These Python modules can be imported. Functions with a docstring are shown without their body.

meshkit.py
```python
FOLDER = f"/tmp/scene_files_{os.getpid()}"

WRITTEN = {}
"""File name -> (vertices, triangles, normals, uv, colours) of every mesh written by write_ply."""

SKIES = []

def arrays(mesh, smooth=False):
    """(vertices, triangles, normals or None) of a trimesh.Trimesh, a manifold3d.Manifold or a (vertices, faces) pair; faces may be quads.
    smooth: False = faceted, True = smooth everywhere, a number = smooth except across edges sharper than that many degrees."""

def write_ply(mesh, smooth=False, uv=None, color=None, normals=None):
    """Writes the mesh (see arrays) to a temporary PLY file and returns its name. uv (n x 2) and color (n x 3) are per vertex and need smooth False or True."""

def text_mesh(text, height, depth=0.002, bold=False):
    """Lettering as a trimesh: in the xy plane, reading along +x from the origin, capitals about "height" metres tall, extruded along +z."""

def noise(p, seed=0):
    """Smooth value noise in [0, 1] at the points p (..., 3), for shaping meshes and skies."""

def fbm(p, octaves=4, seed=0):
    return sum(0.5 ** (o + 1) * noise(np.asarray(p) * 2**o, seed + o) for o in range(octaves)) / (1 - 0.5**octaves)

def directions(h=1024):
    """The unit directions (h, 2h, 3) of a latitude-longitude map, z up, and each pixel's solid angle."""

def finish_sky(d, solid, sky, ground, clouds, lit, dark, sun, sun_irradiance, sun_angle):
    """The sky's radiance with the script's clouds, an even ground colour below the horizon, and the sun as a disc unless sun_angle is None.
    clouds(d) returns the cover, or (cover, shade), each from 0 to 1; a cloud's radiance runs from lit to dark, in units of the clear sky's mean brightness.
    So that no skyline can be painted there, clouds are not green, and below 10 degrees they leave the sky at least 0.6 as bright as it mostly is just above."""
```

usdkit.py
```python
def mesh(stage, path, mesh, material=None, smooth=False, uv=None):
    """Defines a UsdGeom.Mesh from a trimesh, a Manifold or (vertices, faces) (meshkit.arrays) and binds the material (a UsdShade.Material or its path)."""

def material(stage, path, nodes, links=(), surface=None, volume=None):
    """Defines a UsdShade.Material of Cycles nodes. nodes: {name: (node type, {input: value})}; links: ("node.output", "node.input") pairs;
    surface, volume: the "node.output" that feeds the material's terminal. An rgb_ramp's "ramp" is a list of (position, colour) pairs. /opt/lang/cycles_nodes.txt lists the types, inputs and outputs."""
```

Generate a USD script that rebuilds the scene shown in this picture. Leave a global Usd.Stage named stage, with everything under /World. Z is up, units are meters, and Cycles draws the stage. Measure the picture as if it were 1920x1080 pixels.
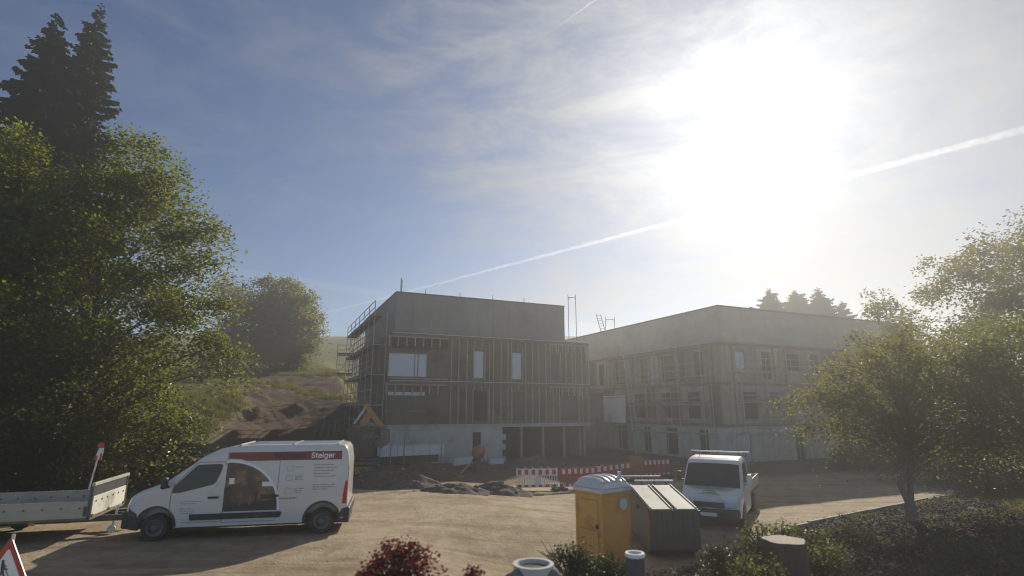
import math, random
import numpy as np
import trimesh
import shapely
import shapely.geometry as sg
from shapely import affinity
import manifold3d
import usdkit, meshkit
from pxr import Usd, UsdGeom, UsdLux, UsdShade, Gf, Sdf, Vt

stage = Usd.Stage.CreateInMemory()
UsdGeom.SetStageUpAxis(stage, "Z")
UsdGeom.SetStageMetersPerUnit(stage, 1.0)
UsdGeom.Xform.Define(stage, "/World")
PI = math.pi

# ------------------------------------------------------------------ camera
PITCH = math.atan(0.225)
EYE = np.array([0.0, 0.0, 4.0])
cam = UsdGeom.Camera.Define(stage, "/World/camera")
cam.CreateHorizontalApertureAttr(36.0)
cam.CreateVerticalApertureAttr(20.25)
cam.CreateFocalLengthAttr(36.0 * 1000.0 / 1920.0)
cam.CreateFStopAttr(0.5)
cam.CreateFocusDistanceAttr(42.0)
cam.CreateClippingRangeAttr((0.05, 5000.0))
cam.CreateExposureAttr(0.1)
cam.AddTranslateOp().Set(Gf.Vec3d(*EYE))
cam.AddRotateXOp().Set(90.0 + math.degrees(PITCH))

# ------------------------------------------------------------------ sun and sky
SUN_EL, SUN_AZ = math.radians(28.8), math.radians(25.4)
SUN = np.array([math.cos(SUN_EL) * math.sin(SUN_AZ), math.cos(SUN_EL) * math.cos(SUN_AZ), math.sin(SUN_EL)])
SKY_STRENGTH, SUN_INTENSITY = 0.057, 1.25
HAZE_DENSITY, HAZE_G = 0.0023, 0.60

sun = UsdLux.DistantLight.Define(stage, "/World/sun")
sun.CreateIntensityAttr(SUN_INTENSITY)
sun.CreateAngleAttr(0.53)
sun.CreateNormalizeAttr(True)
sun.CreateColorAttr(Gf.Vec3f(1.0, 0.92, 0.80))
sun.AddRotateXYZOp().Set(Gf.Vec3f(90.0 - 28.8, 0.0, -25.4))   # +z of the light points back to the sun
_m = sun.GetLocalTransformation()
_d = np.array(_m.TransformDir(Gf.Vec3d(0, 0, 1)))
if np.dot(_d, SUN) < 0.999:
    sun.ClearXformOpOrder()
    z = SUN; x = np.cross([0, 0, 1.0], z); x /= np.linalg.norm(x); y = np.cross(z, x)
    sun.AddTransformOp().Set(Gf.Matrix4d(*[float(v) for v in (*x, 0, *y, 0, *z, 0, 0, 0, 0, 1)]))


def ray(px, py):
    """Direction, through a pixel of the 1920 x 1080 photograph, scaled so that its forward (y) part is 1."""
    u, v = (px - 960) / 1000.0, (540 - py) / 1000.0
    c, s = math.cos(PITCH), math.sin(PITCH)
    d = np.array([u, c - s * v, s + c * v])
    return d / d[1]


def P(px, py, Y):
    return EYE + ray(px, py) * Y


def GP(px, py, z=0.0):
    d = ray(px, py)
    return EYE + d * ((z - EYE[2]) / d[2])


def great(p1, p2):
    a, b = ray(*p1), ray(*p2)
    n = np.cross(a, b)
    return n / np.linalg.norm(n)


SKYN = {
    "tc": ("texture_coordinate", {}),
    "sky": ("sky_texture", {"sky_type": "single_scattering", "sun_disc": False, "sun_elevation": SUN_EL, "sun_rotation": SUN_AZ, "altitude": 700.0, "air_density": 1.0, "aerosol_density": 0.12, "ozone_density": 2.2}),
    "dots": ("vector_math", {"math_type": "dot_product", "vector2": tuple(SUN)}),
    "pos": ("math", {"math_type": "maximum", "value2": 0.0}),
    "p1": ("math", {"math_type": "power", "value2": 45.0}),
    "p2": ("math", {"math_type": "power", "value2": 9.0}),
    "k1": ("math", {"math_type": "multiply", "value2": 1.1}),
    "k2": ("math", {"math_type": "multiply_add", "value2": 0.25, "value3": 0.60}),
    "lit": ("math", {"math_type": "add"}),
    "cirruscol": ("mix", {"mix_type": "mix", "fac": 1.0, "color1": (1, 1, 1)}),
    "map": ("mapping", {"mapping_type": "point", "rotation": (0.3, 0.2, 0.5), "scale": (2.2, 5.0, 7.0)}),
    "nz": ("noise_texture", {"scale": 1.7, "detail": 8.0, "roughness": 0.66, "distortion": 0.4}),
    "nzr": ("map_range", {"range_type": "smoothstep", "from_min": 0.36, "from_max": 0.74, "to_min": 0.0, "to_max": 0.26, "clamp": True}),
    "cov": ("math", {"math_type": "add"}),
    "covp": ("math", {"math_type": "multiply", "value2": 0.10}),
    "bankd": ("vector_math", {"math_type": "dot_product", "vector2": tuple(ray(2060, 60) / np.linalg.norm(ray(2060, 60)))}),
    "bankw": ("math", {"math_type": "multiply_add", "value2": 0.8}),
    "bankr": ("map_range", {"range_type": "smoothstep", "from_min": 0.90, "from_max": 1.38, "to_min": 0.0, "to_max": 0.58, "clamp": True}),
    "cov2": ("math", {"math_type": "add", "use_clamp": True}),
    "cirrus": ("vector_math", {"math_type": "scale", "vector1": (8.6, 8.8, 9.1)}),
    "m0": ("mix_color", {"use_clamp": True}),
    "tint": ("mix_color", {"blend_type": "multiply", "fac": 1.0, "b": (0.95, 1.03, 1.18)}),
    "bg": ("background_shader", {"strength": SKY_STRENGTH}),
}
SKYL = [("tc.generated", "sky.vector"), ("tc.generated", "dots.vector1"), ("dots.value", "pos.value1"), ("pos.value", "p1.value1"), ("pos.value", "p2.value1"),
        ("p1.value", "k1.value1"), ("p2.value", "k2.value1"), ("k1.value", "lit.value1"), ("k2.value", "lit.value2"),
        ("tc.generated", "map.vector"), ("map.vector", "nz.vector"), ("nz.fac", "nzr.value"), ("p2.value", "covp.value1"), ("nzr.result", "cov.value1"), ("covp.value", "cov.value2"),
        ("lit.value", "cirrus.scale"), ("sky.color", "tint.a"), ("tint.result", "m0.a"), ("cirrus.vector", "m0.b"), ("tc.generated", "bankd.vector1"), ("nz.fac", "bankw.value1"), ("bankd.value", "bankw.value3"), ("bankw.value", "bankr.value"), ("cov.value", "cov2.value1"), ("bankr.result", "cov2.value2"), ("cov2.value", "m0.fac")]
last = "m0.result"


def contrail(tag, p1, p2, w0, w1, dens, s0, s1, e0, e1):
    """A vapour trail: a thin cloud along a great circle of the sky; s = position along it (tangent direction), it widens from w0 to w1."""
    global last
    n = great(p1, p2)
    a = ray(*p1); a = a / np.linalg.norm(a)
    t = np.cross(n, a)
    b = ray(*p2)
    if np.dot(t, b) < 0:
        t = -t
    N = {
        "d": ("vector_math", {"math_type": "dot_product", "vector2": tuple(n)}),
        "wob": ("noise_texture", {"scale": 55.0, "detail": 4.0, "roughness": 0.6}),
        "wobm": ("math", {"math_type": "multiply_add", "value2": 0.006, "value3": -0.003}),
        "dd": ("math", {"math_type": "add"}),
        "abs": ("math", {"math_type": "absolute"}),
        "s": ("vector_math", {"math_type": "dot_product", "vector2": tuple(t)}),
        "w": ("map_range", {"from_min": s0, "from_max": s1, "to_min": w0, "to_max": w1, "clamp": True}),
        "q": ("math", {"math_type": "divide"}),
        "prof": ("map_range", {"range_type": "smoothstep", "from_min": 0.25, "from_max": 1.0, "to_min": 1.0, "to_max": 0.0, "clamp": True}),
        "puff": ("noise_texture", {"scale": 120.0, "detail": 3.0, "roughness": 0.6}),
        "puffr": ("map_range", {"from_min": 0.3, "from_max": 0.7, "to_min": 0.45, "to_max": 1.0, "clamp": True}),
        "i0": ("map_range", {"range_type": "smoothstep", "from_min": e0, "from_max": e0 + 0.1, "to_min": 0.0, "to_max": dens, "clamp": True}),
        "i1": ("map_range", {"range_type": "smoothstep", "from_min": e1 - 0.1, "from_max": e1, "to_min": 1.0, "to_max": 0.0, "clamp": True}),
        "m1": ("math", {"math_type": "multiply"}), "m2": ("math", {"math_type": "multiply"}), "m3": ("math", {"math_type": "multiply"}),
        "mix": ("mix_color", {"use_clamp": True}),
    }
    for k, v in N.items():
        SKYN[f"{tag}_{k}"] = v
    L = [("tc.generated", "d.vector1"), ("tc.generated", "s.vector1"), ("tc.generated", "wob.vector"), ("tc.generated", "puff.vector"), ("wob.fac", "wobm.value1"), ("d.value", "dd.value1"), ("wobm.value", "dd.value2"),
         ("dd.value", "abs.value1"), ("s.value", "w.value"), ("abs.value", "q.value1"), ("w.result", "q.value2"), ("q.value", "prof.value"), ("puff.fac", "puffr.value"),
         ("s.value", "i0.value"), ("s.value", "i1.value"), ("prof.result", "m1.value1"), ("puffr.result", "m1.value2"), ("i0.result", "m2.value1"), ("i1.result", "m2.value2"), ("m1.value", "m3.value1"), ("m2.value", "m3.value2"), ("m3.value", "mix.fac")]
    f = lambda x: x if x.startswith("tc.") else f"{tag}_{x}"
    SKYL.extend((f(a_), f(b_)) for a_, b_ in L)
    SKYL.append((last, f"{tag}_mix.a"))
    SKYL.append(("trailcol.vector", f"{tag}_mix.b"))
    last = f"{tag}_mix.result"


SKYN["traillit"] = ("math", {"math_type": "multiply_add", "value2": 2.2, "value3": 1.35})
SKYN["trailcol"] = ("vector_math", {"math_type": "scale", "vector1": (6.0, 6.0, 6.1)})
SKYL += [("p2.value", "traillit.value1"), ("traillit.value", "trailcol.scale")]
contrail("long_trail", (600, 590), (1920, 243), 0.0022, 0.0075, 0.45, 0.1, 1.0, -0.15, 1.3)
contrail("wisp", (575, 530), (740, 556), 0.010, 0.014, 0.16, 0.0, 0.3, -0.2, 0.6)
contrail("short_trail", (1045, 50), (1088, 20), 0.0012, 0.0018, 0.35, 0.0, 0.05, -0.03, 0.15)
contrail("old_trail", (840, 110), (1110, 5), 0.014, 0.03, 0.07, 0.0, 0.3, -0.15, 0.6)
SKYL += [(last, "bg.color")]
usdkit.material(stage, "/World/Looks/sky_look", SKYN, SKYL, surface="bg.background")
sky = UsdLux.DomeLight.Define(stage, "/World/sky")
UsdShade.MaterialBindingAPI.Apply(sky.GetPrim()).Bind(UsdShade.Material.Get(stage, "/World/Looks/sky_look"))
sky.GetPrim().SetCustomDataByKey("kind", "structure")

# ------------------------------------------------------------------ helpers: materials
def fresh(name):
    return "/World/Looks/" + name


def M(name, col, rough=0.6, var=0.0, vscale=3.0, metal=0.0, bump=0.0, bscale=40.0, dirt=None, dscale=1.5, dmin=0.5, dmax=0.7, spec=0.5, stretch=(1, 1, 1), island=0.0, coat=0.0):
    """Principled material: base colour varied by noise (var), a second dirt colour in blotches, fine bump."""
    n = {"p": ("principled_bsdf", {"roughness": rough, "metallic": metal, "specular_ior_level": spec, "coat_weight": coat}), "g": ("geometry", {}), "mp": ("mapping", {"mapping_type": "point", "scale": stretch})}
    l = [("g.position", "mp.vector")]
    n["n1"] = ("noise_texture", {"scale": vscale, "detail": 5.0, "roughness": 0.6})
    l.append(("mp.vector", "n1.vector"))
    lo, hi = [max(0, c * (1 - var)) for c in col], [min(1, c * (1 + var)) for c in col]
    n["r1"] = ("rgb_ramp", {"ramp": [(0.3, lo), (0.7, hi)]})
    l.append(("n1.fac", "r1.fac"))
    out = "r1.color"
    if island:
        n["ir"] = ("map_range", {"from_min": 0.0, "from_max": 1.0, "to_min": 1 - island, "to_max": 1 + island})
        n["iv"] = ("vector_math", {"math_type": "scale"})
        l += [("g.random_per_island", "ir.value"), (out, "iv.vector1"), ("ir.result", "iv.scale")]
        out = "iv.vector"
    if dirt is not None:
        n["n2"] = ("noise_texture", {"scale": dscale, "detail": 6.0, "roughness": 0.65})
        n["r2"] = ("map_range", {"range_type": "smoothstep", "from_min": dmin, "from_max": dmax, "to_min": 0.0, "to_max": 1.0, "clamp": True})
        n["mx"] = ("mix_color", {"b": dirt})
        l += [("mp.vector", "n2.vector"), ("n2.fac", "r2.value"), ("r2.result", "mx.fac"), (out, "mx.a")]
        out = "mx.result"
    l.append((out, "p.base_color"))
    if bump:
        n["n3"] = ("noise_texture", {"scale": bscale, "detail": 4.0, "roughness": 0.6})
        n["b"] = ("bump", {"strength": bump, "distance": 0.02})
        l += [("g.position", "n3.vector"), ("n3.fac", "b.height"), ("b.normal", "p.normal")]
    usdkit.material(stage, fresh(name), n, l, surface="p.BSDF")
    return fresh(name)


def leafmat(name, c1, c2, c3, trans=0.45, tcol=None, gloss=0.035):
    """Leaves: colour differs leaf by leaf (random_per_island); light shines through."""
    tcol = tcol or (c3[0] * 1.6, c3[1] * 1.5, c3[2] * 0.7)
    n = {"g": ("geometry", {}), "r": ("rgb_ramp", {"ramp": [(0, c1), (0.5, c2), (1, c3)]}), "d": ("diffuse_bsdf", {}), "t": ("translucent_bsdf", {}), "tc": ("mix_color", {"fac": 0.55, "b": tcol}),
         "nz": ("noise_texture", {"scale": 0.8, "detail": 3.0}), "ad": ("math", {"math_type": "multiply_add", "value2": 0.8, "value3": -0.4}), "ad2": ("math", {"math_type": "add", "use_clamp": True}),
         "m": ("mix_closure", {"fac": trans}), "gl": ("glossy_bsdf", {"roughness": 0.38, "color": (0.9, 0.95, 0.9)}), "m2": ("mix_closure", {"fac": gloss})}
    l = [("g.position", "nz.vector"), ("nz.fac", "ad.value1"), ("g.random_per_island", "ad2.value1"), ("ad.value", "ad2.value2"), ("ad2.value", "r.fac"), ("r.color", "d.color"), ("r.color", "tc.a"), ("tc.result", "t.color"), ("d.BSDF", "m.closure1"), ("t.BSDF", "m.closure2"), ("m.closure", "m2.closure1"), ("gl.BSDF", "m2.closure2")]
    usdkit.material(stage, fresh(name), n, l, surface="m2.closure")
    return fresh(name)


# ------------------------------------------------------------------ helpers: prims
USED = {}


def unique(parent, name):
    key = (parent, name)
    k = USED.get(key, 0)
    USED[key] = k + 1
    return f"{parent}/{name}" + (f"_{k:03d}" if k else "")


def tag(path, label=None, cat=None, group=None, kind=None):
    p = stage.GetPrimAtPath(path)
    for k, v in (("label", label), ("category", cat), ("group", group), ("kind", kind)):
        if v:
            p.SetCustomDataByKey(k, v)
    return path


def thing(name, label, cat, loc=(0, 0, 0), rotz=0.0, group=None, tilt=None, kind=None, matrix=None):
    path = unique("/World", name)
    x = UsdGeom.Xform.Define(stage, path)
    x.AddTranslateOp().Set(Gf.Vec3d(*map(float, loc)))
    if rotz:
        x.AddRotateZOp().Set(math.degrees(rotz))
    if tilt:
        x.AddRotateXYZOp().Set(Gf.Vec3f(*map(float, tilt)))
    return tag(path, label, cat, group, kind)


def part(parent, name, m, mat, smooth=False, label=None, kind=None):
    if isinstance(m, MB):
        m = m.mesh()
    path = unique(parent, name)
    usdkit.mesh(stage, path, m, mat, smooth=smooth)
    if label or kind:
        tag(path, label=label, kind=kind)
    return path


def single(name, m, mat, label, cat, group=None, smooth=False, kind=None):
    return tag(part("/World", name, m, mat, smooth), label, cat, group, kind)


def copy_of(src, loc, rotz=0.0, label=None, group=None, name=None, scale=None):
    sp = stage.GetPrimAtPath(src)
    path = unique("/World", name or sp.GetName().rstrip("0123456789").rstrip("_"))
    x = UsdGeom.Xform.Define(stage, path)
    p = x.GetPrim()
    p.GetReferences().AddInternalReference(src)
    x.ClearXformOpOrder()
    x.AddTranslateOp(opSuffix="at").Set(Gf.Vec3d(*map(float, loc)))
    x.AddRotateZOp(opSuffix="turn").Set(math.degrees(rotz))
    if scale:
        x.AddScaleOp(opSuffix="size").Set(Gf.Vec3f(*scale))
    p.SetInstanceable(True)
    was = sp.GetCustomData()
    tag(path, label or was.get("label"), was.get("category"), group or was.get("group"))
    return path


class MB:
    """Collects shapes into one mesh."""
    def __init__(self):
        self.v, self.f, self.n = [], [], 0

    def add(self, m, T=None):
        m = m.mesh() if isinstance(m, MB) else m
        v, f, _ = meshkit.arrays(m)
        if T is not None:
            v = v @ np.asarray(T)[:3, :3].T + np.asarray(T)[:3, 3]
        self.v.append(v); self.f.append(f + self.n); self.n += len(v)
        return self

    def box(self, x0, x1, y0, y1, z0, z1):
        v = np.array([(x, y, z) for x in (x0, x1) for y in (y0, y1) for z in (z0, z1)], float)
        f = np.array([(0, 1, 3), (0, 3, 2), (4, 6, 7), (4, 7, 5), (0, 4, 5), (0, 5, 1), (2, 3, 7), (2, 7, 6), (0, 2, 6), (0, 6, 4), (1, 5, 7), (1, 7, 3)])
        return self.add((v, f))

    def bar(self, a, b, w, h=None, up=(0, 0, 1)):
        """Rectangular bar from a to b."""
        a, b = np.asarray(a, float), np.asarray(b, float)
        h = h or w
        d = b - a; L = np.linalg.norm(d); d = d / L
        up = np.asarray(up, float)
        if abs(np.dot(d, up)) > 0.95:
            up = np.array([0, 1.0, 0]) if abs(d[1]) < 0.9 else np.array([1.0, 0, 0])
        s = np.cross(d, up); s /= np.linalg.norm(s); u = np.cross(s, d)
        c = [a + s * i * w / 2 + u * j * h / 2 + d * k * L for i in (-1, 1) for j in (-1, 1) for k in (0, 1)]
        f = np.array([(0, 1, 3), (0, 3, 2), (4, 6, 7), (4, 7, 5), (0, 4, 5), (0, 5, 1), (2, 3, 7), (2, 7, 6), (0, 2, 6), (0, 6, 4), (1, 5, 7), (1, 7, 3)])
        return self.add((np.array(c), f))

    def tube(self, pts, r, sides=6, cap=True):
        p = np.asarray(pts, float)
        r = np.broadcast_to(np.asarray(r, float), (len(p),))
        t = np.gradient(p, axis=0); t /= np.linalg.norm(t, axis=1, keepdims=True) + 1e-12
        ref = np.where(np.abs(t[:, 2:]) < 0.9, [[0, 0, 1.0]], [[1.0, 0, 0]])
        ref = np.broadcast_to(ref[len(ref) // 2], t.shape)
        a = np.cross(t, ref); a /= np.linalg.norm(a, axis=1, keepdims=True) + 1e-9
        b = np.cross(t, a)
        ang = np.arange(sides) * 2 * PI / sides
        v = (p[:, None] + r[:, None, None] * (np.cos(ang)[None, :, None] * a[:, None] + np.sin(ang)[None, :, None] * b[:, None])).reshape(-1, 3)
        i, j = np.meshgrid(np.arange(len(p) - 1), np.arange(sides), indexing="ij")
        q = np.stack([i * sides + j, i * sides + (j + 1) % sides, (i + 1) * sides + (j + 1) % sides, (i + 1) * sides + j], -1).reshape(-1, 4)
        f = np.vstack([q[:, [0, 2, 1]], q[:, [0, 3, 2]]])
        if cap:
            n = len(v)
            v = np.vstack([v, p[:1], p[-1:]])
            e = (len(p) - 1) * sides
            f = np.vstack([f, [(n, (k + 1) % sides, k)[::-1] for k in range(sides)], [(n + 1, e + k, e + (k + 1) % sides)[::-1] for k in range(sides)]])
        return self.add((v, f))

    def cyl(self, c, axis, r, h, sides=20, r2=None):
        c = np.asarray(c, float); ax = np.asarray(axis, float); ax /= np.linalg.norm(ax)
        return self.tube([c - ax * h / 2, c + ax * h / 2], [r, r if r2 is None else r2], sides)

    def prism(self, poly, T=None, depth=0.02):
        if not isinstance(poly, sg.base.BaseGeometry):
            poly = sg.Polygon(poly)
        for g in getattr(poly, "geoms", [poly]):
            if g.area > 1e-9:
                self.add(trimesh.creation.extrude_polygon(g, depth, engine="earcut"), T)
        return self

    def mesh(self):
        return trimesh.Trimesh(np.vstack(self.v), np.vstack(self.f), process=False)


def rbox(x0, x1, y0, y1, z0, z1, r=0.02, seg=3):
    """Box with rounded edges."""
    s = trimesh.creation.icosphere(1, r)
    pts = np.vstack([s.vertices + [x, y, z] for x in (x0 + r, x1 - r) for y in (y0 + r, y1 - r) for z in (z0 + r, z1 - r)])
    return trimesh.convex.convex_hull(pts)


def cbox(x0, x1, y0, y1, z0, z1, c=0.01):
    """Box with chamfered edges."""
    pts = []
    for x, sx in ((x0, 1), (x1, -1)):
        for y, sy in ((y0, 1), (y1, -1)):
            for z, sz in ((z0, 1), (z1, -1)):
                pts += [(x + sx * c, y + sy * c, z), (x + sx * c, y, z + sz * c), (x, y + sy * c, z + sz * c)]
    return trimesh.convex.convex_hull(np.array(pts))


def TR(o, x, y, z=None):
    """Matrix whose axes x, y (z = x cross y) stand at o."""
    x, y = np.asarray(x, float), np.asarray(y, float)
    z = np.cross(x, y) if z is None else np.asarray(z, float)
    T = np.eye(4)
    T[:3, 0], T[:3, 1], T[:3, 2], T[:3, 3] = x, y, z, o
    return T


def sstep(x, a, b):
    t = np.clip((np.asarray(x, float) - a) / (b - a), 0, 1)
    return t * t * (3 - 2 * t)

# ------------------------------------------------------------------ the ground
ANG = math.radians(24.0)
LDIR, LIN = np.array([math.cos(ANG), math.sin(ANG)]), np.array([-math.sin(ANG), math.cos(ANG)])
LC = GP(723, 878)[:2]           # left front corner of the left building
RC = np.array([15.6, 39.8])     # near corner of the right building

LP = np.array([(-60, .2), (0, .45), (19, .5), (30, .5), (38, .6), (43, 1.3), (47, 2.5), (52, 4.6), (55, 5.2), (58, 6.4), (62, 7.7), (68, 8.6), (100, 13.6), (160, 26.2), (180, 27.6), (230, 28), (460, 28)])
BP = np.array([(-60, .2), (0, .45), (20, .5), (24, .9), (30, 2.2), (40, 4.3), (48, 5.6), (62, 7.7), (68, 8.6), (100, 13.6), (160, 26.2), (180, 27.6), (230, 28), (460, 28)])
RP = np.array([(-60, 0), (60, .3), (90, 2), (150, 5), (300, 12), (460, 14)])
MP = np.array([(-60, 0), (60, .2), (68, 4), (100, 13), (160, 25.5), (180, 27), (230, 28), (460, 28)])


def kerb_side(x, y):
    """Positive on the garden's side of the kerb line."""
    a, b = np.array([8.4, 18.4]), np.array([17.2, 23.9])
    d = (b - a) / np.linalg.norm(b - a)
    return (x - a[0]) * d[1] - (y - a[1]) * d[0]


def height(x, y):
    x, y = np.asarray(x, float), np.asarray(y, float)
    q = (x - LC[0]) * LDIR[0] + (y - LC[1]) * LDIR[1]
    left = np.interp(y, *LP.T)
    bank = np.interp(y, *BP.T)
    wb = sstep(-x, 17, 26)
    left = left * (1 - wb) + bank * wb
    left = left - 1.5 * (1 - sstep(q, -5, 3)) * 0
    right, mid = np.interp(y, *RP.T), np.interp(y, *MP.T)
    wm = sstep(x, 18, 60)
    rm = mid * (1 - wm) + right * wm
    w = sstep(q, -1.0, 4.0)
    h = left * (1 - w) + rm * w
    far = sstep(y, 40, 70)
    h = h + far * 0.8 * (meshkit.fbm(np.stack([x * .05, y * .05, x * 0], -1), 3, 5) - .5)
    h = h - 0.62 * sstep(-y, -20, -14.5) * sstep(x, -4, 1)                      # the yard falls towards the toilet cabin
    k = kerb_side(x, y)
    terrace = np.maximum(sstep(k, 0.0, 8.5) * sstep(x, 3.5, 7.5), sstep(-y, -10.6, -8.8) * sstep(x, -6, -3.5) * (0.45 + 0.55 * sstep(x, -.5, 1.5)))
    rough = sstep(k, 0.1, 1.0) * sstep(x, 4, 6)
    h = h + 1.1 * terrace + 0.22 * rough * (meshkit.fbm(np.stack([x * .9, y * .9, x * 0], -1), 4, 9) - .5)
    return h


def gz(x, y):
    return float(height(np.array([x]), np.array([y]))[0])

# ------------------------------------------------------------------ the ground's mesh and its cover
def grid_axis(lo, hi, fine_lo, fine_hi, fine, coarse):
    a = list(np.arange(fine_lo, fine_hi + 1e-6, fine))
    step, x = fine, fine_lo
    while x > lo:
        step = min(step * 1.18, coarse); x -= step; a.insert(0, max(x, lo))
    step, x = fine, a[-1]
    while x < hi:
        step = min(step * 1.18, coarse); x += step; a.append(min(x, hi))
    return np.array(a)


gx, gy = grid_axis(-320, 320, -34, 34, 0.32, 14), grid_axis(-60, 430, 6, 66, 0.32, 12)
GX, GY = np.meshgrid(gx, gy, indexing="ij")
GH = height(GX, GY)
nse = lambda sx, seed, oct=4: meshkit.fbm(np.stack([GX * sx, GY * sx, GX * 0], -1), oct, seed)
q_ = (GX - LC[0]) * LDIR[0] + (GY - LC[1]) * LDIR[1]
n1, n2 = nse(.22, 1), nse(.8, 2)
bank_zone = sstep(-GX - 0.24 * (GY - 22) + 5 * (n1 - .5), 16.2, 18.6) * sstep(GY, 20.5, 24) * (1 - sstep(GY, 49, 52) * sstep(GX, -34, -30))
meadow = sstep(GY + 1.6 * (n2 - .5), 60.2, 61.6)
strip = sstep(GY + 2.5 * (n2 - .5), 52.2, 53.2) * (1 - sstep(GY + 2.5 * (n2 - .5), 55.0, 56.2)) * 0.75
grass_m = np.clip(np.maximum.reduce([meadow, bank_zone, strip]), 0, 1)
k_ = kerb_side(GX, GY)
garden_zone = np.maximum(sstep(k_, -0.02, 0.18) * sstep(GX, 3.5, 5.5), sstep(-GY, -10.9, -10.2) * sstep(GX, -6, -4.5)) * (1 - sstep(GX + (n1 - .5) * 8, 20, 30) * 0)
lawn = garden_zone * sstep(GX + 5 * (n1 - .5) - 0.55 * (GY - 18), 15.5, 18)
mulch_m = garden_zone * (1 - lawn)
grass_m = np.maximum(grass_m, lawn)
soil_m = sstep(GY + 2.0 * (n1 - .5), 31, 38) * (1 - sstep(q_, 0, 3)) * (1 - grass_m)
soil_m = np.maximum(soil_m, sstep(-GX, 13, 18) * sstep(GY, 18.5, 21) * (1 - grass_m))
soil_m = np.maximum(soil_m, 0.75 * sstep(GY + 2.5 * (n1 - .5) - 0.30 * GX, 27.5, 29.5) * (1 - grass_m) * (1 - mulch_m))
GH = GH + soil_m * sstep(GY, 40, 46) * (q_ < -2.5) * (0.40 * (nse(.45, 11, 5) - .5) + 0.42 * (nse(1.9, 12, 2) - .5)) + (1 - grass_m) * (GY < 36) * 0.07 * (nse(1.1, 15, 4) - .5) + grass_m * 0.12 * (n2 - .5)
idx = np.arange(GX.size).reshape(GX.shape)
quads = np.stack([idx[:-1, :-1], idx[1:, :-1], idx[1:, 1:], idx[:-1, 1:]], -1)
pts = np.stack([GX, GY, GH], -1).reshape(-1, 3)
mask = np.stack([grass_m, soil_m, mulch_m], -1).reshape(-1, 3)
qc = lambda a: (a[:-1, :-1] + a[1:, 1:]) / 2
cls = np.zeros(quads.shape[:2], int)                       # 0 yard, 1 meadow, 2 earth bank, 3 garden
cls[qc(GY) > 20.6 + 0 * qc(GY)] = np.where((qc(soil_m) > .5) & (qc(GY) > 36) & (qc(q_) < 1.5), 2, cls)[qc(GY) > 20.6]
cls[(qc(bank_zone) > .5) | ((qc(GY) > 61) & (qc(grass_m) > .5))] = 1
cls[qc(garden_zone) > .5] = 3

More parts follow.
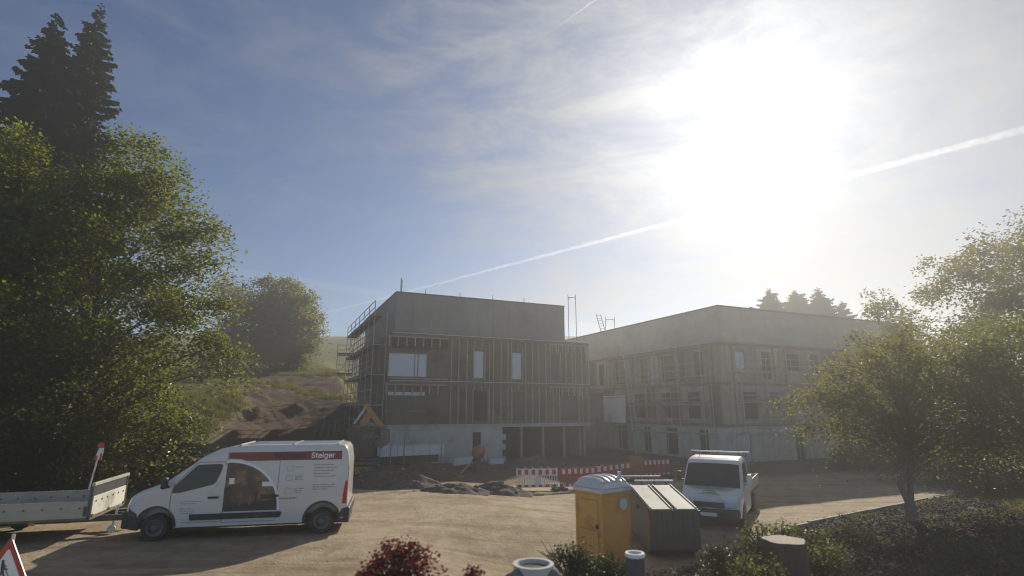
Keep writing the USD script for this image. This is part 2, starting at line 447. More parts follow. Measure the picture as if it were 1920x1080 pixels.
n = {"a": ("attribute", {"attribute": "cover"}), "s": ("separate_color", {}), "g": ("geometry", {}), "p": ("principled_bsdf", {"roughness": 0.92, "specular_ior_level": 0.2}),
     "n1": ("noise_texture", {"scale": 0.35, "detail": 6.0, "roughness": 0.6}), "n2": ("noise_texture", {"scale": 9.0, "detail": 6.0, "roughness": 0.7}), "n3": ("noise_texture", {"scale": 60.0, "detail": 4.0, "roughness": 0.7}), "n4": ("noise_texture", {"scale": 1.7, "detail": 5.0, "roughness": 0.6, "distortion": 0.6}),
     "gravel": ("rgb_ramp", {"ramp": [(0.25, (.34, .268, .175)), (0.5, (.48, .387, .26)), (0.75, (.54, .445, .305))]}),
     "gravel2": ("mix_color", {"blend_type": "multiply", "fac": 0.55}), "speck": ("rgb_ramp", {"ramp": [(0.3, (.45, .43, .42)), (0.55, (1, 1, 1)), (0.75, (1.0, .98, .95))]}),
     "mm": ("rgb_ramp", {"ramp": [(0.40, (.75, .72, .68)), (0.6, (1, 1, 1))]}), "gravel3": ("mix_color", {"blend_type": "multiply", "fac": 0.8}),
     "grass": ("rgb_ramp", {"ramp": [(0.3, (.05, .07, .008)), (0.5, (.115, .118, .012)), (0.7, (.17, .14, .018))]}),
     "grass2": ("mix_color", {"blend_type": "multiply", "fac": 0.6}),
     "soil": ("rgb_ramp", {"ramp": [(0.3, (.055, .036, .020)), (0.5, (.115, .073, .040)), (0.72, (.19, .125, .072))]}),
     "mulch": ("rgb_ramp", {"ramp": [(0.35, (.06, .045, .032)), (0.5, (.17, .135, .10)), (0.68, (.32, .265, .20))]}),
     "x1": ("mix_color", {}), "x2": ("mix_color", {}), "x3": ("mix_color", {}), "mpx": ("mapping", {"mapping_type": "point", "scale": (0.5, 2.2, 2.2)}), "nn": ("noise_texture", {"scale": 0.9, "detail": 5.0, "roughness": 0.65}),
     "mpr": ("mapping", {"mapping_type": "point", "rotation": (0, 0, -0.30), "scale": (0.10, 1.9, 1.0)}), "nr": ("noise_texture", {"scale": 1.0, "detail": 5.0, "roughness": 0.6, "distortion": 0.25}), "rr": ("rgb_ramp", {"ramp": [(0.36, (.70, .67, .63)), (0.5, (1, 1, 1)), (0.66, (1.0, 1.0, 1.0))]}), "gravel4": ("mix_color", {"blend_type": "multiply", "fac": 0.85}),
     "b": ("bump", {"strength": 0.8, "distance": 0.06}), "ad": ("math", {"math_type": "multiply_add", "value2": 0.35})}
l = [("a.color", "s.color"), ("g.position", "n1.vector"), ("g.position", "n2.vector"), ("g.position", "n3.vector"), ("g.position", "n4.vector"), ("n4.fac", "mm.fac"), ("n1.fac", "gravel.fac"), ("gravel.color", "gravel2.a"), ("n3.fac", "speck.fac"), ("speck.color", "gravel2.b"),
     ("gravel2.result", "gravel3.a"), ("mm.color", "gravel3.b"), ("g.position", "mpx.vector"), ("mpx.vector", "nn.vector"), ("nn.fac", "grass.fac"), ("grass.color", "grass2.a"), ("speck.color", "grass2.b"), ("n2.fac", "soil.fac"), ("n2.fac", "mulch.fac"),
     ("gravel3.result", "gravel4.a"), ("g.position", "mpr.vector"), ("mpr.vector", "nr.vector"), ("nr.fac", "rr.fac"), ("rr.color", "gravel4.b"), ("gravel4.result", "x1.a"), ("soil.color", "x1.b"), ("s.g", "x1.fac"), ("x1.result", "x2.a"), ("mulch.color", "x2.b"), ("s.b", "x2.fac"), ("x2.result", "x3.a"), ("grass2.result", "x3.b"), ("s.r", "x3.fac"), ("x3.result", "p.base_color"),
     ("n3.fac", "ad.value1"), ("n2.fac", "ad.value3"), ("ad.value", "b.height"), ("b.normal", "p.normal")]
usdkit.material(stage, fresh("earth_cover"), n, l, surface="p.BSDF")
for c, name in enumerate(("yard_ground", "hill_meadow", "earth_bank", "garden_ground")):
    qq = quads[cls == c]
    keep, inv = np.unique(qq, return_inverse=True)
    path = part("/World", name, (pts[keep], inv.reshape(-1, 4)), fresh("earth_cover"), smooth=True)
    pv = UsdGeom.PrimvarsAPI(stage.GetPrimAtPath(path)).CreatePrimvar("cover", Sdf.ValueTypeNames.Color3fArray, "vertex")
    pv.Set(Vt.Vec3fArray.FromNumpy(mask[keep].astype(np.float32)))
    tag(path, kind="structure")

# kerb along the garden: stones of 1 m, each a part of the setting
concrete = M("concrete", (.52, .50, .455), .85, .12, 1.2, bump=.25, bscale=30, dirt=(.30, .285, .25), dscale=.9, dmin=.5, dmax=.75)
kerbstone = M("kerb_stone", (.27, .26, .24), .85, .15, 4, bump=.3, dirt=(.12, .11, .09), dscale=3)
kx = UsdGeom.Xform.Define(stage, "/World/kerb").GetPrim()
kx.SetCustomDataByKey("kind", "structure")
ka, kb_ = np.array([8.4, 18.4]), np.array([17.2, 23.9])
kd = (kb_ - ka) / np.linalg.norm(kb_ - ka)
rng = np.random.default_rng(3)
for i in range(-2, 11):
    a, b = ka + kd * (i * 1.0 + .006), ka + kd * (i * 1.0 + .994)
    za = gz(*(a - [0.3, -0.3])) ; zz = za + 0.11 + rng.uniform(-.01, .01)
    m = MB().bar((*a, zz - .14), (*b, zz - .14 + rng.uniform(-.006, .006)), .12, .28)
    part("/World/kerb", "kerb_stone", m, kerbstone)

# ------------------------------------------------------------------ haze (sunlit dust in the air)
H = MB().box(-330, 330, -66, 436, -2.2, 31.6).mesh()
usdkit.material(stage, fresh("haze_air"), {"v": ("principled_volume", {"color": (.93, .93, .90), "density": HAZE_DENSITY, "anisotropy": HAZE_G})}, volume="v.volume")
tag(part("/World", "haze", H, fresh("haze_air")), kind="stuff", label="thin sunlit haze over the whole building site")

# ------------------------------------------------------------------ building materials
timber = M("pale_timber", (.52, .40, .26), .75, .22, 2.5, island=.25, stretch=(3, 3, .5))
timber_dark = M("weathered_timber", (.20, .14, .09), .8, .25, 2.5, stretch=(3, 3, .5))
membrane = M("brown_fibre_board", (.15, .115, .082), .85, .22, .8, dirt=(.06, .05, .042), dscale=.6)
membrane2 = M("grey_brown_board", (.40, .335, .26), .85, .22, .7, dirt=(.25, .205, .16), dscale=.5)
attic_mat = M("grey_roofing_board", (.24, .22, .195), .8, .18, .35, dirt=(.16, .145, .13), dscale=.3)
attic_mat2 = M("beige_panel", (.46, .40, .32), .85, .15, .35, dirt=(.35, .31, .25), dscale=.3)
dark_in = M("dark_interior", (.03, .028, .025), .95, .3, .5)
steel = M("scaffold_steel", (.36, .35, .33), .5, .2, 4, metal=.2)
steel_dark = M("dark_steel", (.10, .10, .10), .5, .2, 4, metal=.5)
plank = M("scaffold_plank", (.26, .20, .13), .8, .3, 3, island=.3)
film = M("pale_blue_film", (.58, .62, .68), .35, .06, .9)
white_board = M("white_insulation", (.66, .68, .68), .7, .07, .8, dirt=(.5, .5, .48), dscale=.7)
metal_edge = M("metal_edge", (.55, .56, .57), .45, .1, 2, metal=.4)
glass_dark = M("window_glass", (.02, .022, .024), .06, 0, 1, spec=.5)
frame_mat = M("window_frame_timber", (.24, .17, .11), .7, .2, 3)


class Plane:
    """Local frame of a facade: x along it, y into the building, z up."""
    def __init__(self, o, d):
        self.o, self.d = np.array([o[0], o[1], 0.0]), np.array([d[0], d[1], 0.0])
        self.i = np.array([-d[1], d[0], 0.0])

    def px(self, px, py, y=0.0):
        d = ray(px, py)
        n = self.i
        t = np.dot(self.o + self.i * y - EYE, n) / np.dot(d, n)
        w = EYE + d * t
        return float(np.dot(w - self.o, self.d)), float(w[2])

    def world(self, x, y, z=0.0):
        return self.o + self.d * x + self.i * y + [0, 0, z]


FL = Plane(LC, LDIR)                       # left building, front
F1, F2, F3, TOP = 2.85, 5.94, 9.35, 12.35
LW, LD = 16.45, 15.0
lx = lambda px, py=760: FL.px(px, py)[0]

tb = thing("timber_building", "half-built timber-framed building with dark boarded front and grey upper storey", "building", FL.o, ANG)
XC = lx(942, 835)                          # where the concrete ground-floor wall ends
XA = lx(1062, 600)                         # where the upper storey ends
# ground floor: concrete wall with door and toothed end; open bay beyond
dx0, dx1 = lx(886, 840), lx(902, 840)
w = MB().box(0, dx0, 0, .3, -.3, F1 - .02).box(dx0, dx1, 0, .3, 2.25, F1 - .02).box(dx1, XC, 0, .3, -.3, F1 - .02)
for k, zz in enumerate((0.05, .95, 1.65)):
    w.box(XC, XC + .28, 0.002, .298, zz, zz + .42)
cw = part(tb, "concrete_wall", w, concrete)
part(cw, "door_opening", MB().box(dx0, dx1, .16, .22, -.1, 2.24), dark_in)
# slabs (each storey), with metal edge strip
for zz, x1 in ((F1, LW), (F2, LW), (F3, LW)):
    s = part(tb, "floor_slab", MB().box(-.02, x1, -.03, LD, zz - .26, zz), concrete if zz < 3 else timber_dark)
    part(s, "slab_edge", MB().box(-.03, x1, -.10, -.032, zz - .06, zz - .015), metal_edge if zz > 3 else concrete)
part(tb, "side_wall", MB().box(-.0, .28, .302, LD, F1 + .002, F3 - .262).box(0, .28, .302, LD, -.3, F1 - .262), membrane)
part(tb, "rear_wall", MB().box(.282, LW, LD - .3, LD - .02, -.3, F3 - .262), membrane)
part(tb, "end_wall", MB().box(LW - .3, LW - .02, .302, LD - .302, F1, F3 - .262).box(LW - .3, LW - .02, 1.5, LD - .302, -.3, F1 - .262), membrane2)
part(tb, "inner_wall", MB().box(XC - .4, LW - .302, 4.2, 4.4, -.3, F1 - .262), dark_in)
for xx in np.linspace(XC + 1.6, LW - .6, 4):
    part(tb, "post", MB().box(xx, xx + .16, .2, .36, -.3, F1 - .262), timber)


def wall_with_holes(mb, x0, x1, z0, z1, holes, y0, y1):
    """Wall as boxes round rectangular holes."""
    xs = sorted({x0, x1, *[h[0] for h in holes], *[h[1] for h in holes]})
    zs = sorted({z0, z1, *[h[2] for h in holes], *[h[3] for h in holes]})
    for a, b in zip(xs, xs[1:]):
        run = None
        for c, d in zip(zs, zs[1:]):
            mid = ((a + b) / 2, (c + d) / 2)
            hole = any(h[0] < mid[0] < h[1] and h[2] < mid[1] < h[3] for h in holes)
            if hole:
                if run:
                    mb.box(a, b, y0, y1, *run); run = None
            else:
                run = (run[0], d) if run else (c, d)
        if run:
            mb.box(a, b, y0, y1, *run)
    return mb


def opening(parent, x0, x1, z0, z1, yi, fill, fr=frame_mat, name="window", mull=None, deep=.12):
    f = MB()
    t = .06
    f.box(x0, x0 + t, yi, yi + .07, z0, z1).box(x1 - t, x1, yi, yi + .07, z0, z1).box(x0 + t, x1 - t, yi, yi + .07, z0, z0 + t).box(x0 + t, x1 - t, yi, yi + .07, z1 - t, z1)
    for mx in (mull or []):
        f.box(mx - t / 2, mx + t / 2, yi + .002, yi + .068, z0 + t, z1 - t)
    win = part(parent, name, f, fr)
    edges = [x0 + t, *(mull or []), x1 - t]
    for a, b in zip(edges, edges[1:]):
        part(win, "pane", MB().box(a, b, yi + .03, yi + .045, z0 + t, z1 - t), fill)
    return win


# storey 3 (F2..F3) openings measured on the facade
wz0, wz1 = FL.px(750, 707)[1], FL.px(750, 661)[1]
wx0, wxm, wx1 = lx(727, 690), lx(780.5, 690), lx(801, 690)
h3 = [(wx0, wx1, wz0, wz1)]
tall3 = [(lx(888, 690), lx(908, 690)), (lx(959, 690), lx(979, 690)), (lx(1032, 690), lx(1050, 690))]
h3 += [(a, b, F2 + .2, F2 + 2.35) for a, b in tall3]
part(tb, "front_wall", wall_with_holes(MB(), .002, LW - .302, F2 + .002, F3 - .262, h3, .03, .26), membrane)
opening(tb, wx0, wx1, wz0, wz1, .02, film, mull=[wxm - .12, wxm + .12])
opening(tb, *tall3[0], F2 + .2, F2 + 2.35, .05, film)
opening(tb, *tall3[1], F2 + .2, F2 + 2.35, .05, film, mull=None)
opening(tb, *tall3[2], F2 + .2, F2 + 2.35, .05, glass_dark)
# storey 2 (F1..F2): glazed strip low on the left bay, tall openings on the right
bz0, bz1 = F1 + .35, FL.px(750, 733)[1]
h2 = [(wx0, wx1, F1 + .9, bz1)]
tall2 = [(lx(887, 770), lx(915, 770)), (lx(960, 770), lx(985, 770)), (lx(1050, 770), lx(1085, 770))]
h2 += [(a, b, F1 + .15, F1 + 2.45) for a, b in tall2]
part(tb, "front_wall", wall_with_holes(MB(), .002, LW - .302, F1 + .002, F2 - .262, h2, .03, .26), membrane)
opening(tb, wx0, wx1, F1 + .9, bz1, .05, glass_dark, mull=[wxm])
part(tb, "window_film", MB().box(wx0 + .1, wx1 - .1, .026, .036, bz1 - .30, bz1 - .07), film)
for a, b in tall2:
    opening(tb, a, b, F1 + .15, F1 + 2.45, .05, glass_dark)
# vertical battens: full height on the right-hand side of each storey, thin and pale
rng = np.random.default_rng(5)
holes_x = {3: h3, 2: h2}
x = lx(845, 690)
while x < LW - .1:
    for st, z0, z1 in ((3, F2 + .01, F3 - .27), (2, F1 + .01, F2 - .27)):
        inside = [h for h in holes_x[st] if h[0] - .03 < x < h[1] + .03]
        if inside:
            h = inside[0]
            if h[2] - z0 > .3:
                part(tb, "batten", MB().box(x, x + .05, -.06, .028, z0, h[2] - .02), timber)
            if z1 - h[3] > .2:
                part(tb, "batten", MB().box(x, x + .05, -.06, .028, h[3] + .02, z1), timber)
        else:
            part(tb, "batten", MB().box(x, x + .065 + rng.uniform(0, .025), -.06 + rng.uniform(-.02, .0), .028, z0, z1 - rng.uniform(0, .03)), timber)
    x += rng.choice([.30, .58, .62, .64], p=[.14, .3, .3, .26])
for hs in (h3, h2):
    for (a, b, c, d) in hs[1:]:
        for xx in (a - .07, b + .01):
            part(tb, "batten", MB().box(xx, xx + .06, -.075, .028, c - .1, d + .12), timber)
# short joist blocks: row under the roof slab (left), row under the window sill, row at the far right
def blocks(xa, xb, z0, z1, step=.62, rail=True):
    r = part(tb, "joist_band", MB().box(xa - .05, xb + .1, -.09, .028, z1, z1 + .09), timber)
    for x in np.arange(xa, xb, step):
        part(r, "joist_block", MB().box(x, x + .085, -.11, .028, z0, z1 - .002), timber)


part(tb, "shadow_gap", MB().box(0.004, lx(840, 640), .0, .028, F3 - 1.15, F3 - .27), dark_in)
blocks(lx(729, 640), lx(838, 640), F3 - 1.0, F3 - .36)
blocks(lx(1030, 650), LW - .1, F3 - .95, F3 - .36, .55)
part(tb, "sill_board", MB().box(.0, lx(838, 712), -.16, .028, wz0 - .14, wz0 - .05), timber)
blocks(lx(723, 725), lx(834, 725), F2 - 1.0, F2 - .36)
blocks(lx(1030, 725), LW - .1, F2 - 1.0, F2 - .36, .55)
# upper storey: set back panels, parapet edge, small posts on top
at = part(tb, "upper_storey", MB().box(.25, XA, .35, LD - 1, F3 + .002, TOP), attic_mat)
xs = np.linspace(.25, XA, 12)
for a, b in zip(xs, xs[1:]):
    part(at, "panel", MB().box(a + .008, b - .008, .315, .349, F3 + .05, TOP - .02), attic_mat)
part(at, "parapet_edge", MB().box(.2, XA + .05, .25, LD - .9, TOP + .002, TOP + .06), attic_mat)
for xx in lx(800, 550) + np.arange(4) * 2.75:
    part(tb, "roof_post", MB().tube([(xx, .4, TOP + .05), (xx, .4, TOP + .42)], .022, 6), steel_dark)
part(tb, "roof_sheet", MB().box(XA + .02, LW, .1, LD - 1, F3 + .003, F3 + .05), metal_edge)
part(tb, "parapet", MB().box(XA + .06, LW, -.02, .098, F3 + .003, F3 + .16), white_board)

# ------------------------------------------------------------------ right building
RIN = np.array([-math.sin(ANG), math.cos(ANG)])
RH = 11.55
FR = Plane(RC, LDIR)                      # its front, running right from the near corner
RWd, RDp = 24.0, 24.0
rb = thing("panel_building", "large unfinished building with beige panelled upper floors behind the white truck", "building", FR.o, ANG)
rx = lambda px, py=760: FR.px(px, py)[0]


def sx(px, py):
    """Depth along the right building's left side wall, and height, of a pixel."""
    d = ray(px, py)
    n = np.array([LDIR[0], LDIR[1], 0])
    t = np.dot(FR.o - EYE, n) / np.dot(d, n)
    w_ = EYE + d * t
    return float(np.dot(w_ - FR.o, FR.i)), float(w_[2])


R1, R2, R3 = 2.85, 5.9, 8.85
rng = np.random.default_rng(8)
fh = []          # front openings (x0, x1, z0, z1)
for st, z in enumerate((0, R1, R2)):
    for k in range(8):
        x0 = 1.3 + k * 2.75 + (.5 if st == 1 else 0)
        wd = [1.0, 1.5, 1.1][(k + st) % 3]
        if st == 0:
            if k % 2 == 0:
                fh.append((x0, x0 + .95, .05, 2.25))
        else:
            fh.append((x0, x0 + wd, z + (.25 if (k + st) % 2 else .95), z + 2.35))
for (z0, z1, mat) in ((-.3, R1 - .22, concrete), (R1 + .002, R2 - .22, membrane2), (R2 + .002, R3 - .22, membrane2)):
    hs = [h for h in fh if z0 < h[2] < z1]
    part(rb, "front_wall", wall_with_holes(MB(), 0, RWd, z0, z1, hs, 0, .3), mat)
for i, h in enumerate(fh):
    opening(rb, h[0], h[1], h[2], h[3], .12, glass_dark if i % 6 else film)
sh = []
for st, z in enumerate((0, R1, R2)):
    for k in range(6):
        y0 = 2.0 + k * 3.4 + (.6 if st == 1 else 0)
        sh.append((y0, y0 + (1.5 if (k + st) % 2 else 1.0), z + .3, z + 2.4))


def side_boxes(mb, y0, y1, z0, z1, holes):
    m = wall_with_holes(MB(), y0, y1, z0, z1, holes, 0, .3).mesh()
    v = np.array(m.vertices); v = np.stack([v[:, 1], v[:, 0], v[:, 2]], -1)
    return mb.add((v, np.array(m.faces)[:, ::-1]))


for (z0, z1, mat) in ((-.3, R1 - .22, concrete), (R1 + .002, R2 - .22, membrane2), (R2 + .002, R3 - .22, membrane2)):
    part(rb, "side_wall", side_boxes(MB(), .302, RDp, z0, z1, [h for h in sh if z0 < h[2] < z1]), mat)
for h in sh:
    wdw = part(rb, "window", MB().box(.1, .17, h[0], h[0] + .06, h[2], h[3]).box(.1, .17, h[1] - .06, h[1], h[2], h[3]).box(.1, .17, h[0] + .06, h[1] - .06, h[3] - .06, h[3]).box(.1, .17, h[0] + .06, h[1] - .06, h[2], h[2] + .06), frame_mat)
    part(wdw, "pane", MB().box(.13, .145, h[0] + .06, h[1] - .06, h[2] + .06, h[3] - .06), glass_dark)
for z in (R1, R2, R3):
    s = part(rb, "floor_band", MB().box(-.06, RWd, -.06, RDp, z - .22, z), timber_dark)
    part(s, "band_edge", MB().box(-.08, RWd, -.08, -.062, z - .07, z - .02), timber)
part(rb, "back_wall", MB().box(.302, RWd, RDp - .3, RDp - .02, -.3, R3 - .22), membrane2)
part(rb, "far_wall", MB().box(RWd - .3, RWd - .02, .302, RDp - .302, -.3, R3 - .22), membrane2)
up = part(rb, "upper_storey", MB().box(.04, RWd, .04, RDp, R3 + .002, RH), attic_mat2)
for a in np.arange(0.04, RWd - .1, 2.4):
    part(up, "panel", MB().box(a + .01, a + 2.39, .0, .038, R3 + .04, RH - .02), attic_mat2)
for a in np.arange(0.04, RDp - .1, 2.4):
    part(up, "panel", MB().box(.0, .038, a + .01, a + 2.39, R3 + .04, RH - .02), attic_mat2)
part(up, "parapet_edge", MB().box(-.06, RWd + .05, -.06, RDp + .05, RH + .002, RH + .09), attic_mat)
# boards of different tone between bare studs
osb = M("yellow_osb_board", (.38, .27, .16), .8, .25, 3, dirt=(.25, .18, .11), dscale=1.2)
shade_b = M("dark_grey_sheet", (.11, .105, .10), .75, .2, 1)
pale_b = M("pale_gypsum_board", (.50, .47, .42), .8, .1, 1, dirt=(.34, .31, .27), dscale=1)
rng = np.random.default_rng(44)
walls = {}
for p in stage.GetPrimAtPath(rb).GetChildren():
    walls.setdefault(p.GetName().split("_0")[0], []).append(str(p.GetPath()))
for (z0, z1, k) in ((R1 + .03, R2 - .25, 1), (R2 + .03, R3 - .25, 2)):
    for hs, L_, wname in ((fh, RWd, "front_wall"), (sh, RDp, "side_wall")):
        a = .3
        while a < L_ - 1.4:
            wd_ = .62 * rng.integers(1, 4)
            if not any(h[0] - .04 < a + wd_ and h[1] + .04 > a and z0 < h[2] < z1 for h in hs):
                c = rng.uniform(0, .9) if rng.random() < .5 else 0.0
                m_ = [osb, shade_b, pale_b, membrane2, membrane][rng.choice(5, p=[.22, .2, .16, .22, .2])]
                bx = (a + .01, a + wd_ - .01, -.028, -.003, z0 + c, z1) if wname == "front_wall" else (-.028, -.003, a + .01, a + wd_ - .01, z0 + c, z1)
                part(walls[wname][k], "board", MB().box(*bx), m_)
            a += wd_
    for hs, L_, wname in ((fh, RWd, "front_wall"), (sh, RDp, "side_wall")):
        for a in np.arange(.27, L_ - .2, .62):
            if not any(h[0] - .08 < a < h[1] + .05 and z0 < h[2] < z1 for h in hs):
                bx = (a, a + .06, -.09, -.03, z0 - .01, z1 + .01) if wname == "front_wall" else (-.09, -.03, a, a + .06, z0 - .01, z1 + .01)
                part(walls[wname][k], "batten", MB().box(*bx), timber if int(a * 7) % 3 else timber_dark)

# ------------------------------------------------------------------ low link between the two buildings
LE = FL.world(LW, 0)[:2]
gap = float(np.dot(FR.o[:2] - LE, LDIR))
lk = thing("link_building", "low connecting wing of bare timber studs between both buildings", "building", FL.world(LW, 7.0), ANG)
part(lk, "wall", MB().box(.03, gap - .1, 0, .25, -.3, 5.2), membrane2)
part(lk, "roof_slab", MB().box(.03, gap - .1, -.4, 8, 5.202, 5.45), timber_dark)
for a in np.arange(.2, gap - .2, .6):
    part(lk, "batten", MB().box(a, a + .05, -.06, -.002, -.1, 5.2), timber)
part(lk, "opening", MB().box(1.6, 3.4, -.02, -.003, .0, 2.4), dark_in)

# ------------------------------------------------------------------ scaffolds
def scaffold(name, label, plane_o, d, n_bays, bay, lifts, lift, width, top_rail=1.0, group=None, decks=None, diag=True, boards=True, outer=1):
    """Standards in pairs, ledgers, transoms, decks of three planks, guard rails, braces; local x along the face, y outward."""
    rz = math.atan2(d[1], d[0])
    t = thing(name, label, "scaffold", plane_o, rz, group)
    r = .03
    H_ = lifts * lift
    for i in range(n_bays + 1):
        for y in (0, -width):
            part(t, "standard", MB().tube([(i * bay, y, 0), (i * bay, y, H_ + (top_rail if y < 0 else .15))], r, 6), steel)
        for k in range(1, lifts + 1):
            part(t, "transom", MB().tube([(i * bay, .05, k * lift - .06), (i * bay, -width - .08, k * lift - .06)], r, 5), steel)
    for k in range(1, lifts + 1):
        for y, zz in ((0, 0), (-width, 0), (-width, .5), (-width, 1.0)):
            part(t, "ledger" if zz == 0 else "guard_rail", MB().tube([(-.12, y, k * lift + zz), (n_bays * bay + .12, y, k * lift + zz)], r, 5), steel)
        if boards and (decks is None or k in decks):
            for j in range(3):
                yb = -.1 - j * (width - .15) / 3
                part(t, "deck_board", MB().box(.02, n_bays * bay - .02, yb - (width - .2) / 3, yb, k * lift + .026, k * lift + .07), plank)
            part(t, "toe_board", MB().box(0, n_bays * bay, -width + .03, -width + .055, k * lift + .075, k * lift + .22), plank)
    if diag:
        for k in range(lifts):
            i = k % n_bays
            part(t, "brace", MB().tube([(i * bay, -width - .03, k * lift), ((i + 1) * bay, -width - .03, (k + 1) * lift)], r * .8, 5), steel)
    return t


# along the left end wall of the timber building (receding), local x into the depth, y outwards (to the left)
so = FL.world(-.35, .3)
scaffold("facade_scaffold", "tall steel scaffold with plank decks along the left end of the timber building", (so[0], so[1], 0), FL.i[:2], 6, 2.5, 5, 2.12, .9)
stage.GetPrimAtPath("/World/facade_scaffold").GetAttribute("xformOp:rotateZ").Set(math.degrees(ANG) + 90)
# mirrored: local -y must point to the building's outside (-LDIR)
def flip(path):
    x = UsdGeom.Xformable(stage.GetPrimAtPath(path))
    x.AddScaleOp().Set(Gf.Vec3f(1, -1, 1))


flip("/World/facade_scaffold")
tw = P(634, 705, 55.0)
tz = gz(tw[0], tw[1])
scaffold("scaffold_tower", "slim free-standing scaffold tower on the grass left of the timber building", (tw[0], tw[1], tz), (1, .1), 1, 1.6, 2, 2.0, 1.0, boards=True)
st0 = FR.world(-.3, 1.0)
scaffold("facade_scaffold", "steel scaffold along the receding side wall of the beige building", (st0[0], st0[1], 0), FR.i[:2], 5, 2.6, 4, 2.12, .9, decks=(2, 4))
flip("/World/facade_scaffold_001")
scaffold("facade_scaffold", "steel scaffold along the front of the beige building behind the truck", tuple(FR.world(.4, -.35)), FR.d[:2], 6, 2.6, 3, 2.2, .9, decks=(2,))


def hframe(px0, px1, py_top, y_bottom, Y, label, z_base):
    a, b = P(px0, py_top, Y), P(px1, py_top, Y)
    wd = max(.3, np.linalg.norm((b - a)[:2])); rz = math.atan2(b[1] - a[1], b[0] - a[0])
    h = a[2] - z_base
    t = thing("scaffold_arch", label, "scaffold frame", (a[0], a[1], z_base), rz)
    for xx in (0, wd):
        part(t, "upright", MB().tube([(xx, 0, 0), (xx, 0, h + .12)], .028, 6), steel_dark)
    part(t, "crossbar", MB().tube([(0, 0, h - .12), (wd, 0, h - .12)], .024, 6), steel_dark)
    part(t, "gusset", MB().tube([(0, 0, h - .34), (.17, 0, h - .12)], .016, 5), steel_dark)
    part(t, "gusset", MB().tube([(wd, 0, h - .34), (wd - .17, 0, h - .12)], .016, 5), steel_dark)
    return t


f1 = FL.world(lx(741, 560), .8)
hframe(1065, 1079, 555, 0, FL.world(lx(1070, 600), 1.0)[1], "arched steel scaffold frame on the low roof right of the grey storey", F3 + .05)
tf = thing("scaffold_arch", "narrow steel scaffold frame rising from the left roof corner of the grey storey", "scaffold frame", FL.world(.62, .75, TOP + .06), ANG + 1.25)
for xx in (0, .7):
    part(tf, "upright", MB().tube([(xx, 0, 0), (xx, 0, 1.15)], .03, 6), steel_dark)
part(tf, "crossbar", MB().tube([(0, 0, .85), (.7, 0, .85)], .025, 6), steel_dark)
part(tf, "gusset", MB().tube([(0, 0, .62), (.2, 0, .85)], .016, 5), steel_dark)
part(tf, "gusset", MB().tube([(.7, 0, .62), (.5, 0, .85)], .016, 5), steel_dark)


def on_side(px, py_):
    """World point on the roof edge line of the right building's side wall."""
    y, z = sx(px, py_)
    return FR.world(.5, y)


fq = on_side(1141, 630)
hframe(1135, 1152, 597, 0, fq[1], "arched steel scaffold frame on the edge of the beige building's roof", RH + .09)
# ladder leaning at the roof edge
lq = on_side(1120, 632)
lt = thing("ladder", "pale aluminium ladder leaning above the beige building's roof edge", "ladder", (lq[0], lq[1], RH + .09), ANG)
for xx in (0, .55):
    part(lt, "rail", MB().bar((xx, 0, 0), (xx - .38, .25, 1.95), .06, .03), steel)
for k in range(7):
    s = .1 + k * .14
    part(lt, "rung", MB().tube([(-.38 * s, .25 * s, 1.95 * s), (.55 - .38 * s, .25 * s, 1.95 * s)], .02, 5), steel)
# second ladder, climbing the scaffold in the corner
lq2y, lq2z = sx(1131, 860)
lt = thing("ladder", "long ladder climbing the scaffold in the corner between both buildings", "ladder", FR.world(-1.5, lq2y * .55, 0.0), ANG)
for xx in (0, .45):
    part(lt, "rail", MB().bar((xx, 0, 0), (xx, 1.2, 8.8), .07, .035), metal_edge)
for k in range(26):
    s = (k + .6) / 26.5
    part(lt, "rung", MB().tube([(0, 1.2 * s, 8.8 * s), (.45, 1.2 * s, 8.8 * s)], .022, 5), metal_edge)
# corrugated white sheet hung on the scaffold
cy, cz0 = sx(1176, 792); _, cz1 = sx(1176, 742)
a_, b_ = FR.world(-1.32, sx(1196, 770)[0]), FR.world(-1.32, sx(1154, 770)[0])
L_ = np.linalg.norm((b_ - a_)[:2])
xs = np.linspace(0, L_, 61); ys = .03 * np.sin(xs / .2 * 2 * PI)
v = np.concatenate([np.stack([xs, ys, xs * 0 + cz0], -1), np.stack([xs, ys, xs * 0 + cz1], -1), np.stack([xs, ys + .004, xs * 0 + cz0], -1), np.stack([xs, ys + .004, xs * 0 + cz1], -1)])
i_ = np.arange(60)
q = np.concatenate([np.stack([i_, i_ + 1, i_ + 62, i_ + 61], -1), np.stack([i_ + 122, i_ + 183, i_ + 184, i_ + 123], -1)])
csh = thing("corrugated_sheet", "pale grey corrugated sheet hung upright on the scaffold of the beige building", "metal sheet", (a_[0], a_[1], 0), math.atan2(b_[1] - a_[1], b_[0] - a_[0]))
part(csh, "sheet", (v, q), white_board, smooth=True)
part(csh, "batten", MB().box(0, L_, .045, .085, cz1 - .2, cz1 - .12), timber)

